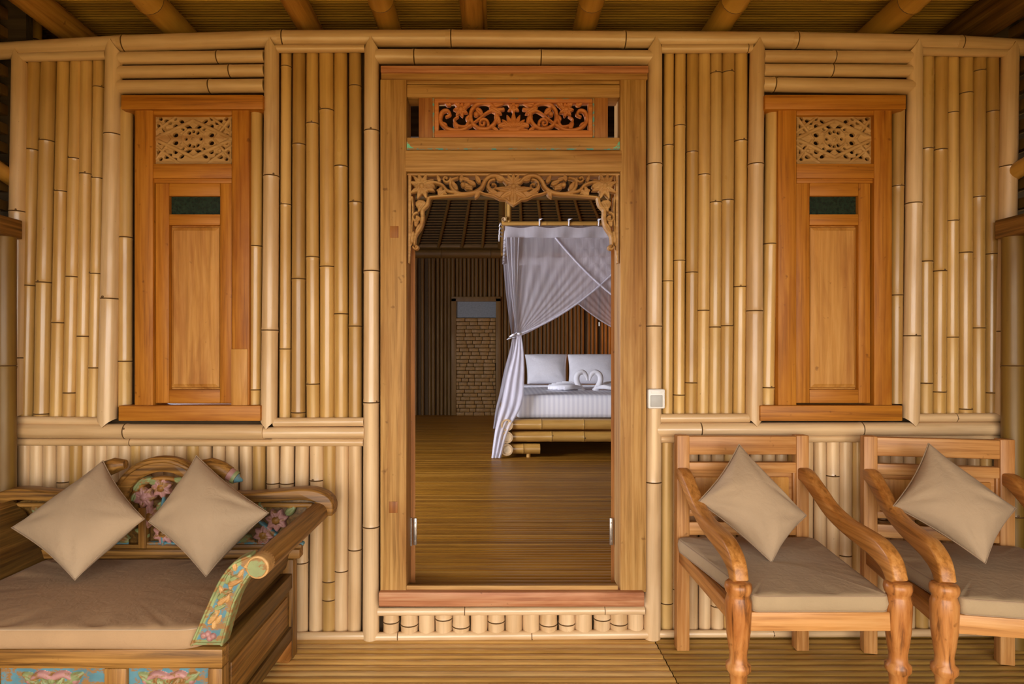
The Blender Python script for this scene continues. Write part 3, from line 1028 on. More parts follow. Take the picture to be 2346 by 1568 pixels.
for s, a in ((1, 932), (-1, 1420)):
    y = 2.6972
    add_prism(bm, [(X_(a, y), Z_(343, y)), (X_(a + s * 22, y), Z_(343, y)), (X_(a + s * 8, y), Z_(335, y)), (X_(a + s * 3, y), Z_(326, y)), (X_(a, y), Z_(324, y))], 'y', y, y + 0.004, 0)
obj('worn_paint_chip', bm, M['teal_chip'], door, False)

c = Carving(1000, 231, 1353, 303, 0.8, 0.86)
ax = 1176.5
for k in range(9):
    a = k * 22.5
    L = 46 if k == 4 else (40 if k in (3, 5) else 37)
    c.leaf(ax, 300, a, L, 7.5, 6, 1)
c.disc(ax, 300, 15, 5, 4)
for k in range(7):
    c.leaf(ax, 300, 15 + k * 25, 24, 5, 5, 4)
c.flower(ax, 247, 15, 6, 5, 0, 0, 1, 90)
# right half, mirrored afterwards
ring = [(1245 + 30 * math.cos(t), 266 - 30 * math.sin(t)) for t in np.linspace(0, 2 * PI, 25)]
c.stroke(ring, 5.2, None, 6, 1)
c.spiral(1246, 283, 12, 200, 1.1, 4.2, 2.6, 5, 0, 1, -1)
c.stroke([(1200, 251), (1232, 256), (1266, 281)], 4.5, 3.0, 5, 2)
c.leaf(1232, 246, 210, 34, 9, 6, 2); c.leaf(1218, 262, 245, 28, 8, 5, 1); c.leaf(1226, 242, 170, 30, 8, 5, 1)
c.leaf(1262, 248, 225, 24, 8, 5, 1); c.disc(1262, 262, 6, 5, 2); c.leaf(1212, 290, 160, 22, 7, 5, 1); c.leaf(1225, 292, 215, 20, 6, 5, 1)
c.flower(1297, 252, 18, 7, 6, 0, 0, 2)
c.leaf(1300, 243, 50, 30, 9, 6, 1); c.leaf(1288, 246, 125, 26, 9, 6, 1); c.leaf(1320, 243, 40, 22, 8, 5, 1); c.leaf(1306, 246, 88, 16, 6, 5, 1)
c.stroke([(1275, 288), (1298, 299), (1326, 296), (1344, 278), (1340, 258), (1328, 254), (1322, 263), (1330, 268)], 5.0, 3.2, 6, 1, mid=6.0)
c.stroke([(1278, 276), (1286, 290), (1304, 288), (1312, 276), (1304, 268)], 4.5, 3.0, 6, 1)
c.leaf(1312, 278, 250, 24, 7, 5, 1); c.leaf(1284, 278, 120, 18, 7, 5, 1); c.leaf(1328, 288, 20, 20, 6, 5, 1)
c.stroke([(1010, 300), (1345, 300)], 2, None, 2, 0.5, smooth=False); c.stroke([(1010, 234), (1345, 234)], 2, None, 2, 0.5, smooth=False)
c.mirror_x(ax)
tag(c.build('carved_panel', 2.735, [M['carved_orange']], tfr), 'openwork panel of scrolls around a sunburst')

# arch under the lintel
c = Carving(933, 396, 1418, 612, 1.0, 0.80)
ax = 1176.0
c.stroke([(935, 400), (1417, 400)], 3.5, None, 2, 1, smooth=False)
def R(x): return x       # points on the right half
c.flower(1176, 430, 20, 8, 7, 0, 0, 3, 90)
for a in (35, 60, 90): c.leaf(1176, 424, a, 27, 8, 6, 2)
c.leaf(1180, 436, 5, 40, 9, 6, 2); c.leaf(1178, 438, -30, 34, 9, 6, 2)
c.poly([(1176, 472), (1186, 465), (1192, 458), (1206, 456), (1222, 449), (1236, 446), (1230, 438), (1200, 440), (1176, 442)], 3)
c.stroke([(1176, 470), (1187, 463), (1194, 458), (1208, 456), (1222, 449), (1240, 445), (1256, 439)], 3.2, 3.2, 5, 2)
c.leaf(1176, 442, -90, 30, 13, 6, 3)
# S scroll 1
c.stroke([(1190, 420), (1206, 406), (1226, 404), (1240, 414), (1250, 432), (1270, 443), (1300, 444), (1318, 430), (1318, 414), (1304, 408)], 5.5, 4.0, 7, 2, mid=6.5)
c.spiral(1222, 426, 14, 100, 1.1, 4.0, 2.4, 6, 0, 2, -1)
c.leaf(1216, 408, 200, 20, 8, 6, 2); c.leaf(1236, 424, 240, 22, 7, 5, 2); c.leaf(1254, 438, 300, 20, 7, 6, 2); c.leaf(1232, 436, 200, 24, 7, 5, 2)
c.leaf(1252, 420, 60, 22, 8, 6, 2); c.leaf(1262, 424, 25, 24, 8, 6, 2); c.leaf(1270, 436, 40, 28, 7, 5, 2); c.disc(1291, 424, 6, 6, 3); c.leaf(1288, 432, 170, 20, 7, 6, 2)
c.leaf(1296, 416, 100, 16, 7, 5, 2); c.leaf(1304, 436, 60, 24, 7, 5, 2); c.leaf(1276, 414, 20, 20, 7, 5, 2)
# S scroll 2 to the corner flower
c.stroke([(1306, 442), (1326, 438), (1340, 424), (1362, 418), (1384, 424)], 5.0, 4.2, 7, 2)
c.spiral(1330, 410, 10, 180, 0.9, 4.0, 2.5, 6, 0, 2, 1)
c.leaf(1330, 436, 320, 24, 7, 6, 2); c.leaf(1340, 428, 290, 24, 7, 6, 2); c.leaf(1344, 418, 70, 18, 6, 5, 2); c.leaf(1352, 436, 200, 26, 7, 5, 2); c.leaf(1356, 430, 30, 22, 8, 6, 2)
c.stroke([(1256, 440), (1280, 447), (1310, 448), (1340, 450), (1366, 452)], 3.2, 3.2, 5, 2)
c.flower(1385, 427, 19, 8, 7, 0, 0, 3)
for a in (20, 50, 75, 110, 150, 200, 250, 290, 330): c.leaf(1385, 427, a, 31, 8, 6, 1)
# bracket down the jamb
c.stroke([(1370, 455), (1374, 470), (1384, 482), (1384, 500), (1388, 520), (1400, 540), (1402, 560)], 5.0, 4.2, 6, 2, mid=6)
c.stroke([(1408, 452), (1406, 480), (1408, 520), (1409, 558)], 3.0, 2.5, 4, 1)
c.spiral(1396, 500, 12, 90, 1.0, 4.0, 2.6, 6, 0, 2, -1)
c.leaf(1380, 462, 300, 28, 9, 6, 1); c.leaf(1398, 462, 240, 28, 8, 5, 1); c.leaf(1376, 468, 20, 22, 8, 6, 1); c.leaf(1400, 520, 100, 26, 7, 5, 1)
c.leaf(1386, 512, 300, 30, 8, 6, 2); c.leaf(1404, 530, 280, 34, 6, 5, 1); c.spiral(1398, 566, 7, 0, 0.8, 3.4, 2.4, 5, 0, 2, -1)
c.poly([(1410, 403), (1416.5, 403), (1416.5, 604), (1413.5, 604), (1411, 575)], 2)
c.mirror_x(ax)
tag(c.build('carved_arch', 2.705, [M['carved_tan']], door, thick=0.022), 'scalloped openwork arch carved with scrolls and flowers')

pbox('threshold_strip', 930, 1416, 1343, 1357, 2.695, 2.712, M['door_x'], door)
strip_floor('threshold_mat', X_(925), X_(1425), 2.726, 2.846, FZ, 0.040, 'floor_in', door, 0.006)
pbox('door_sill', 867, 1477, 1358, 1392, 2.665, 2.725, M['door_red_x'], door, 0.006)
for (a0, a1, b0, b1) in ((891, 911, 1150, 1176), (893, 913, 518, 545)):
    pbox('dowel_plug', a0, a1, b0, b1, 2.6885, 2.70, M['door_red_z'], door, 0.001)
# leaves swung inward behind the jambs
for s, hx in ((-1, -0.386), (1, 0.526)):
    lf = empty('door_leaf', (hx, 2.845, FZ + 0.03)); lf.parent = door; lf.location = WL[lf.name] - WL[door.name]
    dx, dy = math.cos(math.radians(42)) * s, math.sin(math.radians(42))
    bm = bmesh.new()
    x_in = hx - s * 0.016
    prf = [(x_in, 2.838), (hx + s * 0.02, 2.838), (hx + s * 0.02 + dx * 0.44, 2.838 + dy * 0.44), (x_in + dx * 0.44, 2.85 + dy * 0.44)]
    z0, z1 = FZ + 0.03, Z_(396, 2.84)
    lo = [bm.verts.new((x, y, z0)) for x, y in prf]; hi = [bm.verts.new((x, y, z1)) for x, y in prf]
    bm.faces.new(lo); bm.faces.new(hi[::-1])
    for q in range(4):
        bm.faces.new((lo[q], lo[(q + 1) % 4], hi[(q + 1) % 4], hi[q]))
    bmesh.ops.recalc_face_normals(bm, faces=bm.faces[:])
    obj('leaf_board', bm, M['door_red_z'], lf, False)
    bm = bmesh.new()
    zc = Z_(1218, 2.83)
    add_box(bm, hx - s * 0.017 - 0.007, hx - s * 0.017 + 0.007, 2.822, 2.834, zc - 0.06, zc + 0.06, 0.002)
    add_tube(bm, [(hx + s * 0.001, 2.822, zc - 0.062), (hx + s * 0.001, 2.822, zc + 0.062)], 0.0055, 10)
    for q in (-0.04, -0.015, 0.015, 0.04):
        add_tube(bm, [(hx - s * 0.018, 2.823, zc + q), (hx - s * 0.018, 2.8205, zc + q)], 0.0035, 8)
    tag(obj('hinge', bm, M['steel'], lf), 'worn metal hinge')

# ---------------------------------------------------------------- veranda ceiling: reed mat, bamboo and timber rafters
ceil = box('ceiling', -2.9, 3.0, -1.2, 3.45, 2.86, 2.92, M['thatch'], bev=0)
tag(ceil, kind='structure')
box('sky_block_board', -2.9, 3.0, -1.26, -1.2, 2.05, 2.92, M['thatch'], ceil, 0)  # unseen drop board, added to cut sky light high on the wall
def strip_ceiling(name, x0, x1, y0, y1, z, row, mat, parent):
    o = strip_floor(name, x0, x1, y0, y1, z, row, mat, parent, 0.006)
    for v in o.data.vertices:
        v.co.z = -v.co.z
    o.data.flip_normals()
    return o
strip_ceiling('reed_mat', -2.9, 3.0, -1.2, 3.42, 2.83, 0.022, 'ceil_mat', ceil)
raf = [(-2.42, 0.055, 1), (-1.957, 0.062, 1), (-1.456, 0.060, 0), (-0.855, 0.054, 1), (-0.489, 0.052, 0), (-0.114, 0.050, 1), (0.393, 0.053, 0), (0.994, 0.056, 0), (1.73, 0.058, 0), (2.16, 0.085, 1), (2.62, 0.055, 0)]
for x, r, kind in raf:
    if kind:
        bm = bmesh.new()
        add_tube(bm, [(x, -1.1, 2.775), (x, 0.4, 2.765), (x + 0.004, 1.8, 2.74), (x, 3.4, 2.695)], [r * 1.04, r, r, r * 0.96], 18)
        if abs(x + 0.114) < 0.01:
            add_tube(bm, [(x + 0.058, -1.1, 2.78), (x + 0.055, 3.4, 2.725)], 0.012, 10)
        obj('rafter', bm, wood('rafter_wood_%d' % int(x * 100), [(0.25, (0.20, 0.085, 0.014)), (0.5, (0.42, 0.20, 0.035)), (0.75, (0.52, 0.28, 0.06))], 'y', fine=55) if x < 2 else M['bench_dark'], ceil)
    else:
        pole('rafter', (x, -1.1, 2.775), (x, 3.4, 2.695), r * 1.03, r * 0.97, [0.3, 0.8, 1.3, 1.85, 2.4, 2.95, 3.42, 3.74], 'rafter', ceil)
# short struts under the outer rafters
for px in (82, 2262):
    a = P(px, 92, 2.95); b = P(px, 30, 2.95)
    pole('strut', a, b, 0.025, 0.025, (), 'rafter', ceil)
box('light_leak_board', -2.99, 3.24, 2.836, 3.46, 2.56, 2.59, M['thatch'], ceil, 0)  # board added to stop bedroom light leaking onto the reed mat
box('wall_plate', -2.99, 3.24, 3.42, 3.46, 2.4, 2.9, M['thatch'], ceil, 0)

# ---------------------------------------------------------------- veranda side walls: canes below a rail, dark battens above
for side, xs, name in ((-1, -2.07, 'wall_west'), (1, 2.165, 'wall_east')):
    sw = empty(name + '_veranda', (xs, 2.0, 0), kind='structure')
    box('backing', xs + side * 0.14, xs + side * 0.17, -0.9, 2.80, 0.0, 1.75, M['backing'], sw, 0)
    for k in range(14):
        y = 2.655 - k * 0.085
        x = xs if k == 0 else xs + side * 0.07
        pole('bamboo_cane', (x, y, 0.0), (x, y, 1.72), 0.041, 0.039, [1.18, 0.55] if k == 0 else [random.uniform(0.2, 0.5), random.uniform(0.75, 1.0), random.uniform(1.25, 1.5)], 'bamboo_shaded', sw)
    box('rail', xs - side * 0.035, xs + side * 0.16, -0.9, 2.705, 1.72, 1.80, M['bench_y'], sw)
    box('eave_board', xs + side * 0.55, xs + side * 0.6, -0.9, 3.4, 1.0, 2.9, M['thatch'], sw, 0)
    for k in range(11):
        z = 1.86 + k * 0.085
        box('batten', xs + side * 0.10, xs + side * 0.15, -0.9, 3.1, z, z + 0.045, M['bamboo_dark'], sw, 0.003)
    pole('brace', (xs + side * 0.06, 2.85, 1.98), (xs + side * 0.08, 1.3, 2.35), 0.035, 0.03, [0.4, 0.9], 'rafter', sw)
    box('end_light_block', xs + side * 0.02, -3.1 if side < 0 else 3.35, 2.80, 2.84, 0.0, 2.9, M['thatch'], sw, 0)  # stretched sideways to block stray daylight past the wall end

# ---------------------------------------------------------------- bedroom shell
YB = 10.3
wb = empty('wall_back', (0.2, YB, FZ), kind='structure')
def Xb(px): return X_(px, YB)
slits = [(963, 0.0016, 727, 760), (980, 0.0028, 724, 800), (999, 0.0016, 722, 752), (1343, 0.003, 735, 750), (1374, 0.010, 738, 747)]
bm = bmesh.new()
edges = [-3.05]
for px, w, ya, yb in slits:
    x = Xb(px); z0, z1 = Z_(yb, YB), Z_(ya, YB)
    add_box(bm, edges[-1], x - w / 2, YB + 0.05, YB + 0.09, 0, 3.0, 0)
    add_box(bm, x - w / 2, x + w / 2, YB + 0.05, YB + 0.09, 0, z0, 0)
    add_box(bm, x - w / 2, x + w / 2, YB + 0.05, YB + 0.09, z1, 3.0, 0)
    edges.append(x + w / 2)
add_box(bm, edges[-1], 3.25, YB + 0.05, YB + 0.09, 0, 3.0, 0)
obj('backing', bm, M['backing'], wb, False)
bm = bmesh.new()
x = -2.9
sx = [Xb(s[0]) for s in slits]
while x < 3.2:
    r = random.uniform(0.026, 0.034)
    for q in sx:
        if x - r < q < x + r:
            x = q + r + 0.006
    if not (Xb(1040) < x < Xb(1142)):
        add_tube(bm, [(x, YB + 0.02, FZ), (x + random.uniform(-.004, .004), YB + 0.02, 2.78)], r, 10, False)
    else:
        add_tube(bm, [(x, YB + 0.02, Z_(688, YB)), (x, YB + 0.02, 2.78)], r, 10, False)
    x += r * 2 + 0.004
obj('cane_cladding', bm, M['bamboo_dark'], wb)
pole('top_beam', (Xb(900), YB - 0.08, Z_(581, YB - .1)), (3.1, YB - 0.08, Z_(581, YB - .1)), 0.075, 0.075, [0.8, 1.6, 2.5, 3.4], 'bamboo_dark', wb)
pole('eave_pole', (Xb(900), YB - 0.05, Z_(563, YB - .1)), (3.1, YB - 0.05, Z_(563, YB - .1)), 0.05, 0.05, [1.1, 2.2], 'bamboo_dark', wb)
d2 = empty('door_2', P(1090, 950, YB), kind='structure')
pbox('frame', 1034, 1045, 684, 952, YB - 0.06, YB + 0.04, M['bamboo_dark'], d2)
pbox('frame', 1136, 1147, 684, 952, YB - 0.06, YB + 0.04, M['bamboo_dark'], d2)
pbox('frame', 1034, 1147, 680, 691, YB - 0.06, YB + 0.04, M['bamboo_dark'], d2)
tag(pbox('glass_pane', 1045, 1136, 691, 728, YB - 0.01, YB + 0.0, M['glass_grey'], d2, 0), 'frosted grey pane')
bm = bmesh.new()
for j in range(26):
    y0 = 729 + j * 8.6
    xx = 1045 - random.uniform(0, 20)
    while xx < 1136:
        L = random.uniform(14, 34)
        a0, a1 = max(1045, xx), min(1136, xx + L)
        if a1 - a0 > 2:
            dpt = random.uniform(0.0, 0.035)
            add_box(bm, X_(a0 + .4, YB), X_(a1 - .4, YB), YB - 0.02 - dpt, YB + 0.02, Z_(y0 + 8.2, YB), Z_(y0 + .4, YB), 0.006)
        xx += L
obj('stone_panel', bm, M['matting'], d2)
for nm, x0, x1, light_hole in (('wall_west', -3.1, -3.0, True), ('wall_east', 3.25, 3.35, False)):
    bm = bmesh.new()
    if light_hole:  # unseen opening, made up to let fill light into the bedroom
        add_box(bm, x0, x1, 2.84, 3.25, 0, 4.3, 0); add_box(bm, x0, x1, 5.35, YB + .1, 0, 4.3, 0)
        add_box(bm, x0, x1, 3.25, 5.35, 0, 0.85, 0); add_box(bm, x0, x1, 3.25, 5.35, 2.25, 4.3, 0)
    else:
        add_box(bm, x0, x1, 2.84, YB + .1, 0, 4.3, 0)
    tag(obj(nm, bm, M['bamboo_dark'], None, False), kind='structure')
cb = box('ceiling_bedroom', -3.1, 3.35, 2.84, YB + 0.1, 4.3, 4.36, M['thatch'], bev=0)
tag(cb, kind='structure')
box('gable', -2.99, 3.24, 3.47, 3.52, 2.6, 4.3, M['thatch'], cb, 0)
# hipped thatch rising from the back wall: battens and fanned rafters
def hip(t, x): return Vector((x, YB - 0.05 - 1.5 * t, 2.93 + 1.14 * t))
bm = bmesh.new()
q = [bm.verts.new(hip(0, -3.0)), bm.verts.new(hip(0, 3.3)), bm.verts.new(hip(1, 3.3)), bm.verts.new(hip(1, -3.0))]
q2 = [bm.verts.new(v.co + Vector((0, 0.05, 0.08))) for v in q]
bm.faces.new(q[::-1]); bm.faces.new(q2)
for k in range(4): bm.faces.new((q[k], q[(k + 1) % 4], q2[(k + 1) % 4], q2[k]))
obj('thatch', bm, M['thatch'], cb, False)
bm = bmesh.new()
for k in range(19):
    t = 0.015 + k * 0.029
    p = hip(t, 0)
    add_tube(bm, [(-2.9, p.y - 0.02, p.z - 0.01), (3.2, p.y - 0.02, p.z - 0.01 + random.uniform(-.006, .006))], 0.011, 6, False)
obj('battens', bm, M['bamboo_dark'], cb)
for px0, py0, px1, py1, r in [(985, 463, 955, 557, .022), (1026, 463, 1004, 554, .024), (1073.6, 463, 1058, 557, .024), (1113, 463, 1105, 557, .024), (1150, 463, 1147, 557, .05),
                              (1192, 463, 1196, 557, .024), (1234, 463, 1245, 557, .024), (1276, 463, 1294, 557, .024), (1320, 463, 1347, 557, .024), (1358, 463, 1400, 557, .024)]:
    a = P(px1, 800, YB - .1).x; b = P(px0, 800, YB - .75).x
    p0 = hip(0.0, a) + Vector((0, -.04, -.03)); p1 = hip(0.45, b) + Vector((0, -.04, -.03))
    pole('rafter', p0, p1 + (p1 - p0) * 0.9, r, r, [0.3, 0.7, 1.1], 'bamboo_dark', cb)
pole('tie_beam', (-3.0, 8.9, Z_(452, 8.9)), (3.2, 8.9, Z_(452, 8.9)), 0.045, 0.045, [0.9, 1.8, 2.7, 3.7, 4.6], 'bamboo_dark', cb)

# ================================================================ THE THINGS
def rounded_outline(pts, R, n=6):
    """Round the corners of a convex polygon (x, y)."""
    out = []
    m = len(pts)
    for i in range(m):
        p0, p1, p2 = (np.array(pts[(i + k) % m], float) for k in (-1, 0, 1))
        a = (p0 - p1) / np.linalg.norm(p0 - p1); b = (p2 - p1) / np.linalg.norm(p2 - p1)
        r = R[i] if isinstance(R, (list, tuple)) else R
        for k in range(n + 1):
            t = k / n
            q0, q2 = p1 + a * r, p1 + b * r
            out.append(tuple((1 - t) ** 2 * q0 + 2 * t * (1 - t) * p1 + t * t * q2))
    # even steps along the sides
    res = []
    for i in range(len(out)):
        a, b = np.array(out[i]), np.array(out[(i + 1) % len(out)])
        L = np.linalg.norm(b - a)
        k = max(1, int(L / 0.018))
        for j in range(k):
            res.append(tuple(a + (b - a) * j / k))
    return res


def cushion_bm(outline, zb, zt, r=0.018, puff=0.012, pucker=0.003, seed=0):
    """A boxed cushion with soft edges and a slightly domed, puckered top."""
    rg = random.Random(seed)
    o = np.array(outline)
    c = o.mean(0)
    bm = bmesh.new()
    n = len(o)
    ph = [rg.uniform(0, 6.28) for _ in range(5)]
    def ring(inset, z, pk=0.0, scale=None):
        row = []
        for i, p in enumerate(o):
            d = p - c
            L = np.linalg.norm(d)
            q = c + d * (scale if scale is not None else (1 - inset / L))
            s = i * 0.018
            w = pk * (math.sin(s * 46 + ph[0]) * 0.5 + math.sin(s * 83 + ph[1]) * 0.35 + math.sin(s * 21 + ph[2]) * 0.6)
            row.append(bm.verts.new((q[0], q[1], z + w)))
        return row
    rows = [ring(r, zb), ring(r * 0.3, zb + r * 0.3), ring(0, zb + r), ring(-0.004, (zb + zt) / 2), ring(0, zt - r * 0.8), ring(r * 0.25, zt - r * 0.25), ring(r * 0.7, zt)]
    for k, t in enumerate((0.955, 0.92, 0.86, 0.76, 0.6, 0.4, 0.2, 0.07)):
        rows.append(ring(0, zt + puff * (1 - t ** 2.5) , pucker * (1.0, 1.0, 0.7, 0.4, 0.15, 0, 0, 0)[k], scale=t * (1 - r * 0.7 / 0.5) ))
    for a, b in zip(rows[:-1], rows[1:]):
        for i in range(n):
            bm.faces.new((a[i], a[(i + 1) % n], b[(i + 1) % n], b[i]))
    bm.faces.new(rows[-1]); bm.faces.new(rows[0][::-1])
    bmesh.ops.recalc_face_normals(bm, faces=bm.faces[:])
    return bm


def piping_bm(outline, z, inset, r=0.003):
    o = np.array(outline); c = o.mean(0)
    pts = []
    for p in o:
        d = p - c; L = np.linalg.norm(d)
        q = c + d * (1 - inset / L)
        pts.append((q[0], q[1], z))
    pts.append(pts[0])
    bm = bmesh.new()
    add_tube(bm, pts, r, 6, False, up=(0, 0, 1))
    return bm


def pillow_bm(corners, T, seed=0, n=26, pinch=0.075, crease=1.0):
    """A square scatter cushion through four corner points (in order round it), T thick each side."""
    rg = random.Random(seed)
    c0, c1, c2, c3 = (Vector(c) for c in corners)
    nrm = (c2 - c0).cross(c3 - c1).normalized()
    if nrm.y > 0: nrm = -nrm
    ctr = (c0 + c1 + c2 + c3) / 4
    bm = bmesh.new()
    ph = [[rg.uniform(0, 6.28) for _ in range(4)] for _ in range(4)]
    am = [[rg.uniform(0.4, 1.0) for _ in range(4)] for _ in range(4)]
    g = {}
    for side in (0, 1):
        for i in range(n + 1):
            for j in range(n + 1):
                if side and (i in (0, n) or j in (0, n)):
                    g[(1, i, j)] = g[(0, i, j)]
                    continue
                U = -math.cos(PI * i / n) * 0.6 + (2 * i / n - 1) * 0.4
                V = -math.cos(PI * j / n) * 0.6 + (2 * j / n - 1) * 0.4
                s = 1 - pinch * ((1 - U * U) * abs(V) ** 5 + (1 - V * V) * abs(U) ** 5)
                u, v = (U * s + 1) / 2, (V * s + 1) / 2
                p = c0 * (1 - u) * (1 - v) + c1 * u * (1 - v) + c2 * u * v + c3 * (1 - u) * v
                t = (max(0, 1 - U * U) * max(0, 1 - V * V)) ** 0.52
                w = 0
                for k, (cu, cv) in enumerate(((-1, -1), (1, -1), (1, 1), (-1, 1))):
                    du, dv = U - cu, V - cv
                    d = math.hypot(du, dv)
                    a = math.atan2(abs(dv), abs(du) + 1e-6)
                    e = math.exp(-((d - 0.55) / 0.38) ** 2)
                    w += e * 0.15 * (am[k][0] * math.sin(9 * a + ph[k][0]) + am[k][1] * math.sin(17 * a + ph[k][1]) * 0.7)
                w += 0.02 * math.sin(5 * U + 3 * V + ph[0][2])
                h = T * (t * (1 + crease * w))
                q = p + nrm * h * (1 if side == 0 else -0.9)
                q.z -= 0.012 * (1 - V * V) * abs(U) ** 3 * 0.5
                g[(side, i, j)] = bm.verts.new(q)
    for side in (0, 1):
        for i in range(n):
            for j in range(n):
                f = [g[(side, i, j)], g[(side, i + 1, j)], g[(side, i + 1, j + 1)], g[(side, i, j + 1)]]
                try:
                    bm.faces.new(f if side else f[::-1])
                except ValueError:
                    pass
    bmesh.ops.recalc_face_normals(bm, faces=bm.faces[:])
    return bm


def scatter_pillow(corners_px, depths, T, seed, label, group):
    cs = [P(x, y, Y) for (x, y), Y in zip(corners_px, depths)]
    o = obj('throw_pillow', pillow_bm(cs, T, seed), M['taupe'], None, 180)
    tag(o, label, 'pillow', group)
    # stitched seam round the edge
    c = Vector(o.location)
    rim = []
    c0, c1, c2, c3 = cs
    for (pa, pb) in ((c0, c1), (c1, c2), (c2, c3), (c3, c0)):
        mid = (c0 + c1 + c2 + c3) / 4
        for k in range(12):
            t = k / 12
            U = 2 * t - 1
            p = pa + (pb - pa) * t
            rim.append(p + (mid - p) * 0.075 * (1 - U * U) * 0.98)
    rim.append(rim[0])
    bm = bmesh.new()
    add_tube(bm, rim, 0.0022, 6, False)
    obj('seam', bm, M['piping'], o, 180)
    return o

# ---------------------------------------------------------------- carved daybed
YF, YR = 1.90, 2.60
XR, XC = -0.828, -1.345
XL = 2 * XC - XR
def mx(x): return 2 * XC - x
bed0 = empty('carved_daybed', (XC, 2.25, 0), 'dark carved wooden daybed with painted blue panels and scrolled arms', 'daybed')
D = bed0
def dbox(name, x0, x1, y0, y1, z0, z1, mat, bev=0.004):
    return box(name, x0, x1, y0, y1, z0, z1, M[mat], D, bev)
# front apron: rails, stiles, painted carved panels
dbox('front_rail', XL, XR, YF, YF + 0.05, 0.287, 0.345, 'bench_x')
dbox('front_rail', XL, XR, YF + 0.002, YF + 0.05, 0.075, 0.125, 'bench_x')
for xa, xb in ((-0.872, XR), (-1.184, -1.116), (mx(-1.116), mx(-1.184)), (XL, mx(-0.872))):
    dbox('front_stile', xa, xb, YF - 0.001, YF + 0.05, 0.06, 0.2875, 'bench_z')
for xa, xb in ((-1.116, -0.872), (mx(-1.184) + 0.003, -1.187), (mx(-0.872), mx(-1.116))):
    if xa > xb: xa, xb = xb, xa
    Yp = YF + 0.012
    a, b = PX0 + xa * F / Yp, PX0 + xb * F / Yp
    y0, y1 = PY0 + (EYE - 0.287) * F / Yp, PY0 + (EYE - 0.125) * F / Yp
    c = Carving(a - 1, y0 - 1, b + 1, y1 + 1, 1.6)
    c.poly([(a, y0), (b, y0), (b, y1), (a, y1)], 1.0, 0)
    cx, cy = (a + b) / 2, (y0 + y1) / 2 - 8
    for s in (-1, 1):
        c.stroke([(cx + s * 44, cy - 30), (cx + s * 26, cy - 38), (cx, cy - 30)], 7, 8, 9, 1, 1, mid=8)
        c.disc(cx + s * 52, cy - 24, 9, 8, 1, 1)
        c.leaf(cx + s * 34, cy - 20, 150 if s < 0 else 30, 42, 11, 8, 1, 2)
        c.leaf(cx + s * 20, cy - 14, 200 if s < 0 else -20, 46, 11, 8, 1, 2)
        c.leaf(cx + s * 10, cy - 4, 60 if s > 0 else 120, 30, 9, 8, 2, 2)
        c.flower(cx + s * 60, cy + 14, 20, 7, 8, 1, 2, 2)
        c.leaf(cx + s * 30, cy + 26, 230 if s < 0 else -50, 40, 11, 8, 1, 2)
    c.flower(cx, cy + 4, 26, 8, 9, 1, 3, 3)
    c.leaf(cx, cy - 16, 90, 22, 8, 9, 2, 2)
    c.leaf(cx, cy + 40, -90, 26, 8, 8, 2, 1)
    tag(c.build('carved_panel', Yp, [M['blue'], M['pink'], M['green'], M['bench_x']], D), 'carved panel painted blue with pink flowers and green leaves')
# sides, deck, legs
for s in (1, -1):
    X = XR if s > 0 else XL
    dbox('side_rail', X - s * 0.035, X, YF + 0.05, YR - 0.05, 0.285, 0.345, 'bench_dark')
    dbox('side_rail', X - s * 0.035, X, YF + 0.05, YR - 0.05, 0.075, 0.13, 'bench_dark')
    dbox('side_panel', X - s * 0.03, X - s * 0.012, YF + 0.05, YR - 0.05, 0.125, 0.29, 'bench_dark', 0)
    dbox('panel_moulding', X - s * 0.02, X - s * 0.006, YF + 0.085, YR - 0.085, 0.150, 0.265, 'bench_y', 0.006)
    dbox('rear_post', X - s * 0.05, X + s * 0.004, YR - 0.055, YR, 0.0, 0.40, 'bench_z')
    dbox('front_leg', X - s * 0.06, X - s * 0.002, YF + 0.004, YF + 0.06, 0.0, 0.0755, 'bench_z', 0.008)
    bm = bmesh.new()
    add_prism(bm, [(YR - 0.05, 0.0), (YR - 0.09, 0.0), (YR - 0.12, 0.03), (YR - 0.19, 0.052), (YR - 0.22, 0.076), (YR - 0.05, 0.076)], 'x', X - s * 0.045, X - s * 0.002, 0.004)
    obj('bracket_foot', bm, M['chair_y'], D)
dbox('seat_deck', XL + 0.02, XR - 0.02, YF + 0.02, YR - 0.02, 0.325, 0.3445, 'bench_dark', 0)
dbox('back_apron', XL + 0.03, XR - 0.03, YR - 0.03, YR - 0.008, 0.08, 0.33, 'bench_dark', 0)
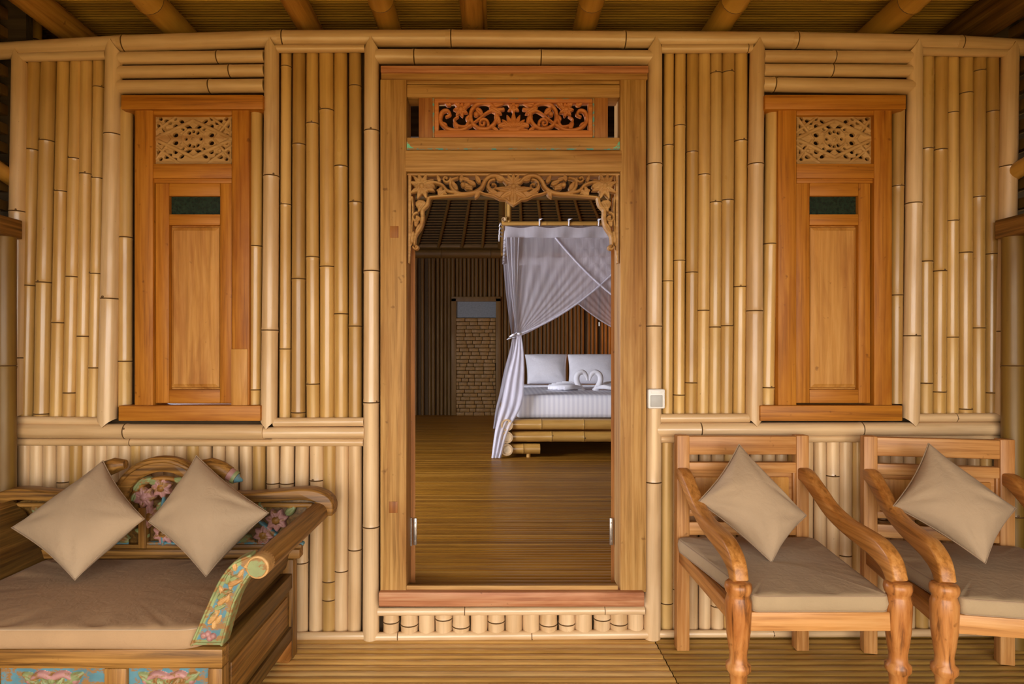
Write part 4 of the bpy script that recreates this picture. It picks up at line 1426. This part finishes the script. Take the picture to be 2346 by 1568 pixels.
# scrolled arms
arm_px = [(476, 1474), (489, 1428), (506, 1385), (528, 1342), (553, 1308), (577, 1290)]
YA = 1.888
arm_xz = [(P(x, y, YA).x, P(x, y, YA).z) for x, y in arm_px]
path = [tuple(p) for p in catmull(arm_xz, 5)]
rcx, rcz, rr = P(592, 1299, YA).x, P(592, 1299, YA).z, 0.036
for s in (1, -1):
    def fx_(x): return x if s > 0 else mx(x)
    arm = empty('arm', (fx_(-0.80), 2.2, 0.345)); arm.parent = D; arm.location = WL[arm.name] - WL[D.name]
    bm = bmesh.new()
    add_prism(bm, [(fx_(x), z) for x, z in ribbon_outline(path, 0.014)], 'y', YA + 0.03, YR - 0.05, 0)
    obj('arm_board', bm, M['bench_dark'], arm)
    bm = bmesh.new()
    add_tube(bm, [(fx_(rcx), y, rcz) for y in (YA + 0.03, 2.0, 2.2, 2.4, YR - 0.045)], [rr * 0.96, rr, rr * 1.04, rr * 1.06, rr * 1.06], 26)
    obj('arm_roll', bm, M['bench_y'], arm)
    c = Carving(430, 1265, 625, 1482, 1.1)
    left = [(440, 1477), (466, 1418), (487, 1370), (509, 1326), (538, 1291), (574, 1273)]
    right = [(600, 1300), (572, 1318), (556, 1342), (538, 1378), (524, 1424), (509, 1477)]
    lp = [tuple(q) for q in catmull(left, 6)]; rp = [tuple(q) for q in catmull(right, 6)]
    c.poly(lp + rp, 2.0, 1)
    li = [(450, 1466), (474, 1418), (495, 1374), (517, 1333), (543, 1300), (572, 1284)]
    ri = [(578, 1302), (560, 1326), (546, 1344), (528, 1382), (514, 1424), (501, 1466)]
    lq = [tuple(q) for q in catmull(li, 6)]; rq = [tuple(q) for q in catmull(ri, 6)]
    c.poly(lq + rq, 2.4, 0)
    c.stroke(left, 3.2, 3.2, 4, 2.2, 1); c.stroke(right[1:], 3.0, 3.2, 4, 2.2, 1); c.stroke([(441, 1474), (509, 1474)], 3.2, None, 4, 2.2, 1, smooth=False)
    for (x, y) in ((478, 1452), (490, 1457), (468, 1456), (482, 1462)):
        c.disc(x, y, 7, 6, 3, 2)
    for (x, y, a) in ((490, 1440, 80), (500, 1408, 100), (497, 1428, 60), (520, 1380, 70), (512, 1362, 110), (528, 1350, 75), (548, 1322, 60), (540, 1308, 95), (560, 1300, 30)):
        c.leaf(x, y, a, 22, 5, 4, 3, 3)
    for (x, y, a) in ((482, 1420, 50), (500, 1372, 40), (492, 1395, 20), (506, 1358, 10), (528, 1330, 30), (520, 1338, 70)):
        c.leaf(x, y, a, 30, 5.5, 6, 3, 1)
    for (x, y, a) in ((478, 1428, 45), (500, 1384, 35), (524, 1340, 20)):
        c.leaf(x, y, a, 34, 6, 6, 4, 3)
    c.disc(592, 1299, 26.5, 4, 5, 3)
    c.poly([(592 + 21.5 * math.cos(t), 1299 + 21.5 * math.sin(t)) for t in np.linspace(0, 2 * PI, 26)[:-1]], 10.5, 1)
    o = c.build('arm_front', YA, [M['blue'], M['green'], M['pink'], M['carved_tan']], arm, thick=0.045)
    tag(o, 'curved arm front painted blue and green')
    if s < 0:
        wx = WL[o.name].x
        for v in o.data.vertices: v.co.x = -v.co.x
        o.data.flip_normals()
        o.location.x = mx(wx) - WL[arm.name].x
# backrest
YBK = 2.545
back = empty('backrest', (XC, YBK, 0.40)); back.parent = D; back.location = WL[back.name] - WL[D.name]
def cpx(px): return px                      # px at YBK; the mirror axis
axp = PX0 + XC * F / YBK
def mpx(px): return 2 * axp - px
bm = bmesh.new()
rt = [(672, 1300), (688, 1245), (712, 1195), (738, 1158), (700, 1140), (600, 1146), (500, 1148)]
out = [P(x, y, 2.57) for x, y in rt]
ol = [(v.x, v.z) for v in out]
ol = ol + [(mx(x), z) for x, z in ol[::-1]]
add_prism(bm, ol, 'y', 2.575, 2.597, 0.003)
obj('back_board', bm, M['bench_dark'], back)
box('back_rail', mx(X_(688, YBK)), X_(688, YBK), YBK - 0.012, 2.585, Z_(1279, YBK), Z_(1258, YBK), M['bench_x'], back)
box('back_rail', mx(X_(690, YBK)), X_(690, YBK), YBK + 0.0, 2.58, Z_(1258, YBK), Z_(1249, YBK), M['bench_x'], back)
for px in (325, mpx(325)):
    pbox('back_stile', px - 9, px + 9, 1165, 1258, YBK - 0.006, 2.58, M['bench_z'], back)
# carved openwork panels either side, and the fan under the arch
for s in (1, -1):
    def q_(x): return x if s > 0 else mpx(x)
    c = Carving(min(q_(455), q_(720)), 1150, max(q_(455), q_(720)), 1252, 1.4)
    c.stroke([(q_(456), 1246), (q_(692), 1246)], 4.5, None, 3, 1, 0, smooth=False)
    c.stroke([(q_(456), 1158), (q_(712), 1158)], 5, None, 3, 1, 3, smooth=False)
    c.stroke([(q_(712), 1158), (q_(690), 1200), (q_(676), 1246)], 5, None, 3, 1, 3)
    c.flower(q_(634), 1192, 27, 7, 8, 2, 3, 1, 15); c.flower(q_(604), 1226, 24, 7, 8, 2, 3, 1, 40)
    c.flower(q_(560), 1190, 26, 7, 8, 2, 3, 1); c.flower(q_(506), 1215, 28, 7, 8, 2, 3, 1, 10)
    for (x, y, a) in ((655, 1222, 250), (585, 1205, 120), (575, 1230, 200), (540, 1225, 60), (530, 1190, 140), (480, 1190, 110), (480, 1230, 200), (655, 1180, 40), (600, 1180, 100)):
        c.leaf(q_(x), y, a if s > 0 else 180 - a, 30, 9, 6, 1, 1)
    c.stroke([(q_(470), 1175), (q_(520), 1236), (q_(580), 1240)], 4, None, 4, 1, 0); c.stroke([(q_(650), 1240), (q_(600), 1200), (q_(560), 1165)], 4, None, 4, 1, 0)
    tag(c.build('carved_panel', YBK + 0.015, [M['blue'], M['green'], M['pink'], M['bench_x']], back), 'openwork panel of pink flowers and blue stems')
c = Carving(axp - 90, 1085, axp + 90, 1252, 1.4)
for r_ in (84,):
    c.stroke([(axp + r_ * math.cos(t), 1180 - r_ * math.sin(t)) for t in np.linspace(0, PI, 19)], 5, None, 4, 1, 3)
c.stroke([(axp - 54, 1246), (axp + 54, 1246)], 4, None, 3, 1, 0, smooth=False)
c.flower(axp - 44, 1140, 26, 7, 8, 2, 2, 1); c.flower(axp - 4, 1118, 25, 7, 8, 2, 3, 1, 20); c.flower(axp + 42, 1140, 26, 7, 8, 2, 3, 1)
c.flower(axp - 30, 1184, 28, 7, 8, 2, 3, 1); c.flower(axp + 30, 1184, 28, 7, 8, 2, 3, 1, 20); c.flower(axp, 1222, 26, 7, 8, 2, 3, 1)
for (x, y, a) in ((-60, 1112, 40), (-66, 1126, 60), (-50, 1106, 20), (-34, 1104, 0), (-70, 1150, 70), (58, 1112, 140), (66, 1126, 120), (48, 1106, 160), (-4, 1150, 250), (6, 1150, 290), (-40, 1222, 160), (40, 1222, 20), (-44, 1240, 90), (44, 1240, 90)):
    c.leaf(axp + x, y, a, 28, 8, 7, 1, 1)
c.stroke([(axp, 1246), (axp - 4, 1180), (axp + 2, 1140)], 4, None, 6, 2, 0); c.stroke([(axp + 2, 1160), (axp + 24, 1150)], 5, 3, 6, 2, 0)
tag(c.build('carved_panel', YBK + 0.01, [M['blue'], M['green'], M['pink'], M['bench_x']], back), 'openwork fan of pink and green flowers under the arch')
# the arch and its horn tips
arc = [(axp + 103 * math.cos(t), 1166 - 103 * math.sin(t)) for t in np.linspace(-0.16, PI + 0.16, 25)]
axz = [(P(x, y, YBK).x, P(x, y, YBK).z) for x, y in arc]
bm = bmesh.new()
add_prism(bm, ribbon_outline(axz, 0.031), 'y', YBK - 0.022, YBK + 0.03, 0.012)
add_prism(bm, ribbon_outline([(P(axp + 112 * math.cos(t), 1166 - 112 * math.sin(t), YBK).x, P(axp + 112 * math.cos(t), 1166 - 112 * math.sin(t), YBK).z) for t in np.linspace(0.1, PI - 0.1, 25)], 0.008), 'y', YBK - 0.03, YBK, 0.005)
obj('arch', bm, M['bench_x'], back, 60)
for s in (1, -1):
    def q_(x): return x if s > 0 else mpx(x)
    bm = bmesh.new()
    pts = [P(q_(x), y, YBK - 0.01) for x, y in ((462, 1064), (484, 1066), (505, 1074), (525, 1086), (542, 1096), (556, 1102))]
    add_tube(bm, pts[:4], [0.018, 0.03, 0.032, 0.030], 14, mat=0)
    add_tube(bm, pts[3:5], [0.027, 0.024], 14, mat=1)
    add_tube(bm, [pts[4] - (pts[4] - pts[3]) * 0.4, pts[4]], [0.028, 0.026], 14, mat=2)
    add_tube(bm, pts[4:], [0.021, 0.004], 14, mat=3)
    o = obj('horn_finial', bm, [M['bench_x'], M['pink'], M['green'], M['blue']], back, 60)
    tag(o, 'curled horn tip ringed in pink, green and blue paint')
    # swept top rail ending in a drooping scroll
    rp_ = [(486, 1128), (530, 1136), (580, 1138), (640, 1134), (700, 1130), (736, 1138), (755, 1156), (757, 1178)]
    cp = catmull(rp_, 6)
    hw = np.interp(np.linspace(0, 1, len(cp)), [0, 0.3, 0.6, 0.8, 1.0], [0.012, 0.018, 0.022, 0.026, 0.014])
    xz = [(P(q_(x), y, YBK).x, P(q_(x), y, YBK).z) for x, y in cp]
    bm = bmesh.new()
    add_prism(bm, ribbon_outline(xz, hw), 'y', YBK - 0.035, YBK + 0.045, 0.007)
    obj('top_rail', bm, M['bench_x'], back, 60)

# the mattress and two pillows on the daybed
ol = rounded_outline([(-0.872, 1.89), (-0.885, 2.525), (mx(-0.885), 2.525), (mx(-0.872), 1.89)], [0.085, 0.03, 0.03, 0.085])
mo = obj('seat_mattress', cushion_bm(ol, 0.3455, 0.412, 0.016, 0.010, 0.0035, 3), M['mattress_brown'], None, 60)
tag(mo, 'thick brown fitted seat mattress lying on the carved daybed', 'mattress')
obj('piping', piping_bm(ol, 0.407, 0.005, 0.0028), M['taupe'], mo)
scatter_pillow([(236, 1056), (331, 1190), (172, 1330), (26, 1210)], [2.50, 2.36, 2.22, 2.36], 0.075, 2, 'taupe pillow on the daybed, beside the curved wooden side arm by the wall corner', 'taupe pillows on the daybed')
scatter_pillow([(450, 1044), (616, 1176), (472, 1322), (340, 1196)], [2.49, 2.36, 2.24, 2.37], 0.075, 9, 'taupe pillow on the daybed, closer to the door, below the horn tip', 'taupe pillows on the daybed')

# ---------------------------------------------------------------- teak armchairs
def make_chair():
    t = empty('teak_armchair', (0, 0, 0))
    def b(name, x0, x1, y0, y1, z0, z1, mat, bev=0.004, par=None):
        return box(name, x0, x1, y0, y1, z0, z1, M[mat], par or t, bev)
    hw = 0.247
    for s in (-1, 1):
        b('rear_leg', s * hw - 0.026, s * hw + 0.026, -0.022, 0.026, 0.0, 0.892, 'chair_z')
    bk = empty('backrest', (0, 0, 0.45)); bk.parent = t; bk.location = (0, 0, 0.45)
    i = hw - 0.025
    b('top_rail', -i, i, -0.018, 0.018, 0.812, 0.888, 'chair_x', par=bk)
    b('cross_rail', -i, i, -0.016, 0.016, 0.735, 0.780, 'chair_x', par=bk)
    b('cross_rail', -i, i, -0.016, 0.016, 0.478, 0.532, 'chair_x', par=bk)
    b('cross_rail', -i, i, -0.014, 0.016, 0.556, 0.585, 'chair_x', par=bk)
    b('back_panel', -i, i, 0.0, 0.014, 0.58, 0.738, 'chair_x', 0, par=bk)
    b('panel_field', -i + 0.025, i - 0.025, -0.009, 0.004, 0.600, 0.718, 'panel_z', 0.006, par=bk)
    for s in (-1, 1):
        b('stile', s * i - (0.012 if s > 0 else -0.0), s * i + (0.012 if s < 0 else 0.0), -0.014, 0.014, 0.58, 0.74, 'chair_z', par=bk)
    # seat frame
    b('front_rail', -0.235, 0.235, -0.648, -0.612, 0.362, 0.422, 'chair_x')
    b('back_rail', -0.235, 0.235, -0.015, 0.015, 0.372, 0.422, 'chair_x')
    for s in (-1, 1):
        b('side_rail', s * 0.249 - 0.016, s * 0.249 + 0.016, -0.61, -0.018, 0.365, 0.4205, 'chair_y')
    b('seat_board', -0.24, 0.24, -0.62, -0.01, 0.408, 0.4215, 'chair_y', 0)
    for s in (-1, 1):
        bm = bmesh.new()
        prof = [(0.0, 0.026), (0.03, 0.030), (0.06, 0.024), (0.075, 0.034), (0.095, 0.036), (0.115, 0.026), (0.14, 0.028), (0.20, 0.025), (0.222, 0.028), (0.236, 0.038), (0.252, 0.038), (0.262, 0.028), (0.285, 0.0265),
                (0.32, 0.032), (0.36, 0.037), (0.42, 0.040), (0.452, 0.0405), (0.466, 0.036), (0.474, 0.034), (0.482, 0.039), (0.495, 0.042), (0.508, 0.040), (0.513, 0.034)]
        add_lathe(bm, s * 0.253, -0.632, prof, 26)
        obj('front_leg', bm, M['chair_leg'], t, 50)
        # swept arm
        cl = [(0.0, 0.735), (-0.06, 0.728), (-0.14, 0.690), (-0.24, 0.640), (-0.35, 0.612), (-0.46, 0.600), (-0.545, 0.588), (-0.605, 0.560), (-0.634, 0.512)]
        hw_ = [0.024, 0.027, 0.027, 0.026, 0.027, 0.032, 0.036, 0.034, 0.026]
        cp = catmull(cl, 5)
        hh = np.interp(np.linspace(0, 1, len(cp)), np.linspace(0, 1, 9), hw_)
        bm = bmesh.new()
        x0 = s * 0.250
        add_prism(bm, ribbon_outline([tuple(q) for q in cp], hh), 'x', x0 - 0.024, x0 + 0.024, 0.009)
        obj('arm', bm, M['chair_y'], t, 60)
    return t


def copy_thing(src, loc, rz):
    r = src.copy(); COL.objects.link(r); r.location = loc; r.rotation_euler = (0, 0, rz)
    for ch in list(src.children):
        c2 = ch.copy(); COL.objects.link(c2); c2.parent = r
        for g2 in ch.children:
            d2_ = g2.copy(); COL.objects.link(d2_); d2_.parent = c2
    return r

ch1 = make_chair()
ch1.location = (1.015, 2.632, 0)
ch2 = copy_thing(ch1, (1.775, 2.56, 0), math.radians(-11))
tag(ch1, 'teak armchair with turned front legs standing beside the door', 'armchair', 'teak armchairs on the veranda')
tag(ch2, 'teak armchair set at a slight angle at the far end of the wall', 'armchair', 'teak armchairs on the veranda')
cl = rounded_outline([(-0.212, -0.655), (0.212, -0.655), (0.283, -0.035), (-0.283, -0.035)], [0.02, 0.02, 0.04, 0.04])
sc0 = obj('seat_cushion', cushion_bm(cl, 0.4225, 0.478, 0.012, 0.010, 0.003, 7), M['taupe_seat'], None, 60, origin=Vector((0, 0, 0)))
obj('piping', piping_bm(cl, 0.4735, 0.004, 0.0025), M['piping'], sc0, True, Vector((0, 0, 0)))
obj('piping', piping_bm(cl, 0.4265, 0.004, 0.0025), M['piping'], sc0, True, Vector((0, 0, 0)))
sc0.location = ch1.location
sc1 = copy_thing(sc0, ch2.location, math.radians(-11))
tag(sc0, 'taupe boxed seat cushion on the armchair beside the door', 'cushion', 'seat cushions of the armchairs')
tag(sc1, 'taupe boxed seat cushion on the angled armchair at the end of the wall', 'cushion', 'seat cushions of the armchairs')
scatter_pillow([(1693, 1018), (1848, 1182), (1768, 1290), (1599, 1150)], [2.50, 2.36, 2.26, 2.40], 0.070, 21, 'taupe pillow standing on its corner in the armchair beside the door', 'taupe pillows in the armchairs')
scatter_pillow([(2127, 1016), (2328, 1166), (2258, 1292), (2046, 1160)], [2.42, 2.26, 2.17, 2.36], 0.072, 33, 'taupe pillow leaning in the angled armchair at the end of the wall', 'taupe pillows in the armchairs')

# ---------------------------------------------------------------- light switch on the door post
ls = empty('light_switch', P(1504, 915, 2.70), 'white surface-mounted light switch with a grey rocker on the bamboo door post', 'light switch')
pbox('housing', 1485, 1524, 892, 937, 2.682, 2.715, M['white_plastic'], ls, 0.006)
pbox('rocker', 1491, 1518.5, 906, 933, 2.6775, 2.69, M['grey_plastic'], ls, 0.003)
pbox('label_window', 1492, 1518, 896, 902, 2.680, 2.69, M['white_plastic'], ls, 0.001)

# ---------------------------------------------------------------- bamboo bed in the bedroom
YB0 = 6.30
bd = empty('bamboo_bed', (1.05, 7.4, FZ), 'low bed of stacked thick bamboo poles on the bedroom floor', 'bed')
for i, (zy, x1) in enumerate(((973, 1.95), (1001, 1.95), (1029, None))):
    z = Z_(zy, YB0)
    r = 0.052
    for sx in (0.092, 1.99):
        pole('side_pole', (sx, YB0 - 0.06, z), (sx, 8.5, z), 0.060, 0.058, [0.45, 1.05, 1.65], 'bamboo_bed', bd)
    if x1:
        pole('front_pole', (0.14, YB0 + 0.01, z), (x1, YB0 + 0.01, z), r, r, [0.30 + 0.1 * i, 0.72, 1.14, 1.6], 'bamboo_bed', bd)
    else:
        pole('foot_pole', (0.12, YB0 + 0.01, z), (X_(1237, YB0), YB0 + 0.01, z), r, r, [0.14], 'bamboo_bed', bd)
        pole('foot_pole', (1.60, YB0 + 0.01, z), (1.96, YB0 + 0.01, z), r, r, [0.14], 'bamboo_bed', bd)
for x in (X_(1211, YB0), 1.75):
    pole('foot_peg', (x, YB0 + 0.01, FZ), (x, YB0 + 0.01, Z_(1029, YB0)), 0.022, 0.022, (), 'bamboo_bed', bd)
box('bed_deck', 0.12, 1.96, YB0 + 0.02, 8.48, Z_(961, YB0) - 0.015, Z_(961, YB0), M['bamboo_dark'], bd, 0)
# striped mattress sheet
sm, nt, bs = new_mat('white_striped_sheet')
tcn = N(nt, 'ShaderNodeTexCoord'); wv = N(nt, 'ShaderNodeTexWave'); wv.inputs['Scale'].default_value = 6.5; wv.inputs['Distortion'].default_value = 0.0
nt.links.new(tcn.outputs['Object'], wv.inputs['Vector'])
rs_ = ramp(nt, wv.outputs['Fac'], [(0.4, (0.78, 0.77, 0.83)), (0.6, (0.90, 0.89, 0.93))])
nt.links.new(rs_.outputs[0], bs.inputs['Base Color']); bs.inputs['Roughness'].default_value = 0.6
ol = rounded_outline([(0.185, YB0 + 0.06), (1.92, YB0 + 0.06), (1.92, 8.42), (0.185, 8.42)], 0.05)
zt = Z_(961, YB0) + 0.0005
mm = obj('bed_mattress', cushion_bm(ol, zt, 0.785, 0.05, 0.012, 0.0, 1), [sm], None, 60)
tag(mm, 'thick white mattress under a striped sheet on the bamboo bed', 'mattress')
bm = bmesh.new()
add_tube(bm, [(0.22, 7.62, 0.8), (1.0, 7.62, 0.803), (1.9, 7.62, 0.8)], 0.03, 12, True, 0.5)
obj('folded_edge', bm, M['linen'], mm)
def bed_pillow(px, seed, label):
    cs = [P(px[0], 812, 8.2), P(px[1], 812, 8.2), P(px[2], 880, 7.98), P(px[3], 880, 7.98)]
    o = obj('bed_pillow', pillow_bm(cs, 0.12, seed, 22, 0.05, 0.5), M['linen'], None, 180)
    tag(o, label, 'pillow', 'white bed pillows')
bed_pillow((1202, 1299, 1297, 1208), 4, 'white bed pillow behind the gathered net, away from the towel swans')
bed_pillow((1300, 1420, 1416, 1302), 5, 'white bed pillow directly behind the towel swans')
# two swans folded from towels
for s, lab in ((-1, 'white towel folded as a swan, tail fanned toward the gathered net'), (1, 'white towel folded as a swan, tail fanned toward the door jamb')):
    cx = 1348.5
    def q(x, y, Y=6.95): return P(cx + s * (x - cx), y, Y)
    swn = empty('towel_swan', q(1372, 899), lab, 'folded towel', 'towel swans on the bed')
    bm = bmesh.new()
    pts = [q(*p) for p in ((1362, 897), (1368, 889), (1374, 878), (1376, 868), (1373, 858), (1365, 853), (1358, 855), (1353, 863), (1351, 873))]
    pts = [Vector(tuple(p)) for p in catmull([tuple(p) for p in pts], 4)]
    rr_ = list(np.interp(np.linspace(0, 1, len(pts)), [0, 0.2, 0.5, 0.8, 1], [0.034, 0.032, 0.030, 0.024, 0.010]))
    add_tube(bm, pts, rr_, 14)
    obj('neck', bm, M['towel'], swn, 180)
    bm = bmesh.new()
    for k in range(9):
        t = k / 8
        e = q(1400 + 42 * math.sin(t * PI * 0.9 + 0.2), 878 + 21 * t, 7.12 - 0.32 * t)
        e.z = max(e.z, 0.826)
        a = q(1366, 893 + 3 * t, 6.98 - 0.05 * t)
        a.z = max(a.z, 0.828)
        m_ = (a + e) / 2 + Vector((0, 0, 0.012))
        add_tube(bm, [a, m_, e], [0.016, 0.026, 0.022], 10, True, 1.0)
    obj('fanned_tail', bm, M['towel'], swn, 180)

# ---------------------------------------------------------------- canopy frame and mosquito net
YN, YN2 = 6.35, 8.42
zf = Z_(512, YN)
x0n, x1n = X_(1157, YN), 1.99
cf = empty('canopy_frame', (1.03, 7.4, zf), 'bamboo canopy frame hanging from the bedroom roof over the bed', 'bed canopy frame')
pole('frame_pole', (X_(1150, YN), YN, zf), (2.05, YN, zf), 0.022, 0.022, [0.45, 0.95, 1.5], 'bamboo_bed', cf)
pole('frame_pole', (X_(1150, YN), YN2, zf), (2.05, YN2, zf), 0.022, 0.022, [0.45, 0.95, 1.5], 'bamboo_bed', cf)
for x in (X_(1154, YN), 2.02):
    pole('frame_pole', (x, YN - 0.05, zf + 0.03), (x, YN2 + 0.05, zf + 0.03), 0.022, 0.022, [0.5, 1.0, 1.6], 'bamboo_bed', cf)
for x, y in ((X_(1167, YN), YN), (2.0, YN), (X_(1167, YN), YN2), (2.0, YN2)):
    pole('hanger_pole', (x, y, zf), (x, y, 4.3), 0.022, 0.022, [0.5, 1.1], 'bamboo_bed', cf)

net = empty('mosquito_net', (1.03, 7.4, zf - 0.03), 'white mosquito net tied back around the bed', 'mosquito net')
def sheet(name, grid, mat, parent):
    nj, ni = len(grid), len(grid[0])
    V = [tuple(v) for row in grid for v in row]
    Fc = [(j * ni + i, j * ni + i + 1, (j + 1) * ni + i + 1, (j + 1) * ni + i) for j in range(nj - 1) for i in range(ni - 1)]
    return from_data(name, np.array(V), Fc, M[mat], parent, 180)

zn = Z_(518, YN)
zv = Z_(545, YN)
def valance(ax, ay, bx, by):
    g = []
    n = 60
    L = math.hypot(bx - ax, by - ay)
    for j in range(5):
        t = j / 4
        row = []
        for i in range(n + 1):
            u = i / n
            sag = 0.018 * abs(math.sin(u * PI * L / 0.30)) * (1 - t)
            w = 0.010 * math.sin(u * L * 24 + j * .3) * (0.4 + t)
            row.append(Vector((ax + (bx - ax) * u + w * (by - ay) / L, ay + (by - ay) * u - w * (bx - ax) / L, zn - sag + (zv - zn) * t)))
        g.append(row)
    return sheet('valance', g, 'net_band', net)
valance(x0n, YN, x1n, YN); valance(x0n, YN2, x1n, YN2); valance(x0n, YN, x0n, YN2); valance(x1n, YN, x1n, YN2)
g = [[Vector((x0n + (x1n - x0n) * i / 12, YN + (YN2 - YN) * j / 12, zn - 0.05 * math.sin(PI * i / 12) * math.sin(PI * j / 12))) for i in range(13)] for j in range(13)]
sheet('net_top', g, 'net', net)

def gathered(Y, flip, tie_px, name='curtain', dens='net'):
    """One net curtain: from the band it sweeps to a tie at the corner."""
    def X2(px):
        x = X_(px, YN)
        return (x0n + x1n) - x if flip else x
    tie = Vector((X2(tie_px[0]), Y, Z_(tie_px[1], YN)))
    ni, nj = 90, 26
    g = []
    for j in range(nj + 1):
        t = j / nj
        row = []
        for i in range(ni + 1):
            u = i / ni
            px = 1157 + (1478 - 1157) * u
            p0 = np.array((px, 545.0)); p2 = np.array((tie_px[0] + 9 * (u - 0.5), float(tie_px[1])))
            ctrl = np.array((1165 + (1345 - 1165) * u, 650 + 60 * u))
            q = (1 - t) ** 2 * p0 + 2 * t * (1 - t) * ctrl + t * t * p2
            pl = 0.005 * math.sin(u * 62 + 1.2 * math.sin(u * 9)) * (0.25 + 0.75 * math.sin(PI * min(1, t * 0.9)))
            row.append(Vector((X2(q[0]), Y + pl * (1 - 0.75 * t ** 3), Z_(q[1], YN))))
        g.append(row)
    sheet(name, g, dens, net)
    # dense hem along the swept edge and the corner fall
    bm = bmesh.new()
    e = [row[-1] for row in g]
    add_tube(bm, e, [0.020] * len(e), 8, False, 0.5)
    obj('hem', bm, M['net_dense'], net, 180)
    cf_ = []
    for j in range(nj + 1):
        t = j / nj
        row = []
        for i in range(13):
            u = i / 12
            a = g[j][int(u * 10)]
            row.append(a + Vector((0, -0.015 + 0.02 * math.sin(i * 2.1), 0)))
        cf_.append(row)
    sheet('gathered_edge', cf_, 'net_dense', net)
    return tie, X2

tails = []
for Y, flip in ((YN, False), (YN, True), (YN2, False), (YN2, True)):
    tie, X2 = gathered(Y, flip, (1188, 765))
    # tie knot
    bm = bmesh.new()
    add_tube(bm, [tie + Vector((0.026 * math.cos(a), 0.026 * math.sin(a), 0)) for a in np.linspace(0, 2 * PI, 15)], 0.012, 8, False)
    add_tube(bm, [tie + Vector((-0.02, -0.03, 0)), tie + Vector((-0.06, -0.04, -0.015)), tie + Vector((-0.09, -0.03, -0.03))], [0.008, 0.012, 0.005], 8)
    obj('tie', bm, M['linen'], net, 180)
    # the tail below the tie, trailing to the floor outside the bed
    lo = [(1184, 768), (1175, 810), (1160, 865), (1147, 930), (1134, 985), (1126, 1046)]
    hi = [(1193, 768), (1198, 810), (1199, 865), (1193, 925), (1164, 985), (1146, 1046)]
    lc, hc = catmull(lo, 5), catmull(hi, 5)
    g = []
    m = len(lc)
    for j in range(m):
        t = j / (m - 1)
        Yt = Y + (-0.13 * t ** 0.7 if Y == YN else 0.10 * t)
        row = []
        for i in range(41):
            u = i / 40
            q = lc[j] * (1 - u) + hc[j] * u
            pl = 0.009 * math.sin(u * 17 + 2 * t) * (0.3 + 0.7 * t)
            v = P(q[0], q[1], YN)
            x = (x0n + x1n) - v.x if flip else v.x
            z = max(v.z, FZ + 0.005)
            row.append(Vector((x, Yt + pl, z)))
        g.append(row)
    sheet('tail', g, 'net_dense', net)
    g2 = [[v + Vector((0.008, 0.03, 0)) for v in row] for row in g]
    sheet('tail', g2, 'net_dense', net)
for px in (1236, 1303, 1371, 1440):
    bm = bmesh.new()
    a = P(px, 515, YN)
    add_tube(bm, [a + Vector((0, -0.012, -0.012)), a + Vector((0, -0.034, 0.02)), a + Vector((0, -0.012, 0.052)), a + Vector((0, 0.03, 0.045))], 0.008, 8)
    add_tube(bm, [a + Vector((0.0, -0.03, 0.045)), a + Vector((0.035, -0.035, 0.055))], [0.008, 0.004], 8)
    obj('tie_loop', bm, M['linen'], net, 180)
bm = bmesh.new()
for k in range(4):
    a = P(1150, 516 + k * 9, YN)
    add_tube(bm, [a, a + Vector((-0.015 - 0.004 * k, -0.02, 0.012)), a + Vector((-0.03, -0.02, -0.02 - 0.01 * k))], [0.009, 0.010, 0.004], 8)
obj('tie_loop', bm, M['linen'], net, 180)
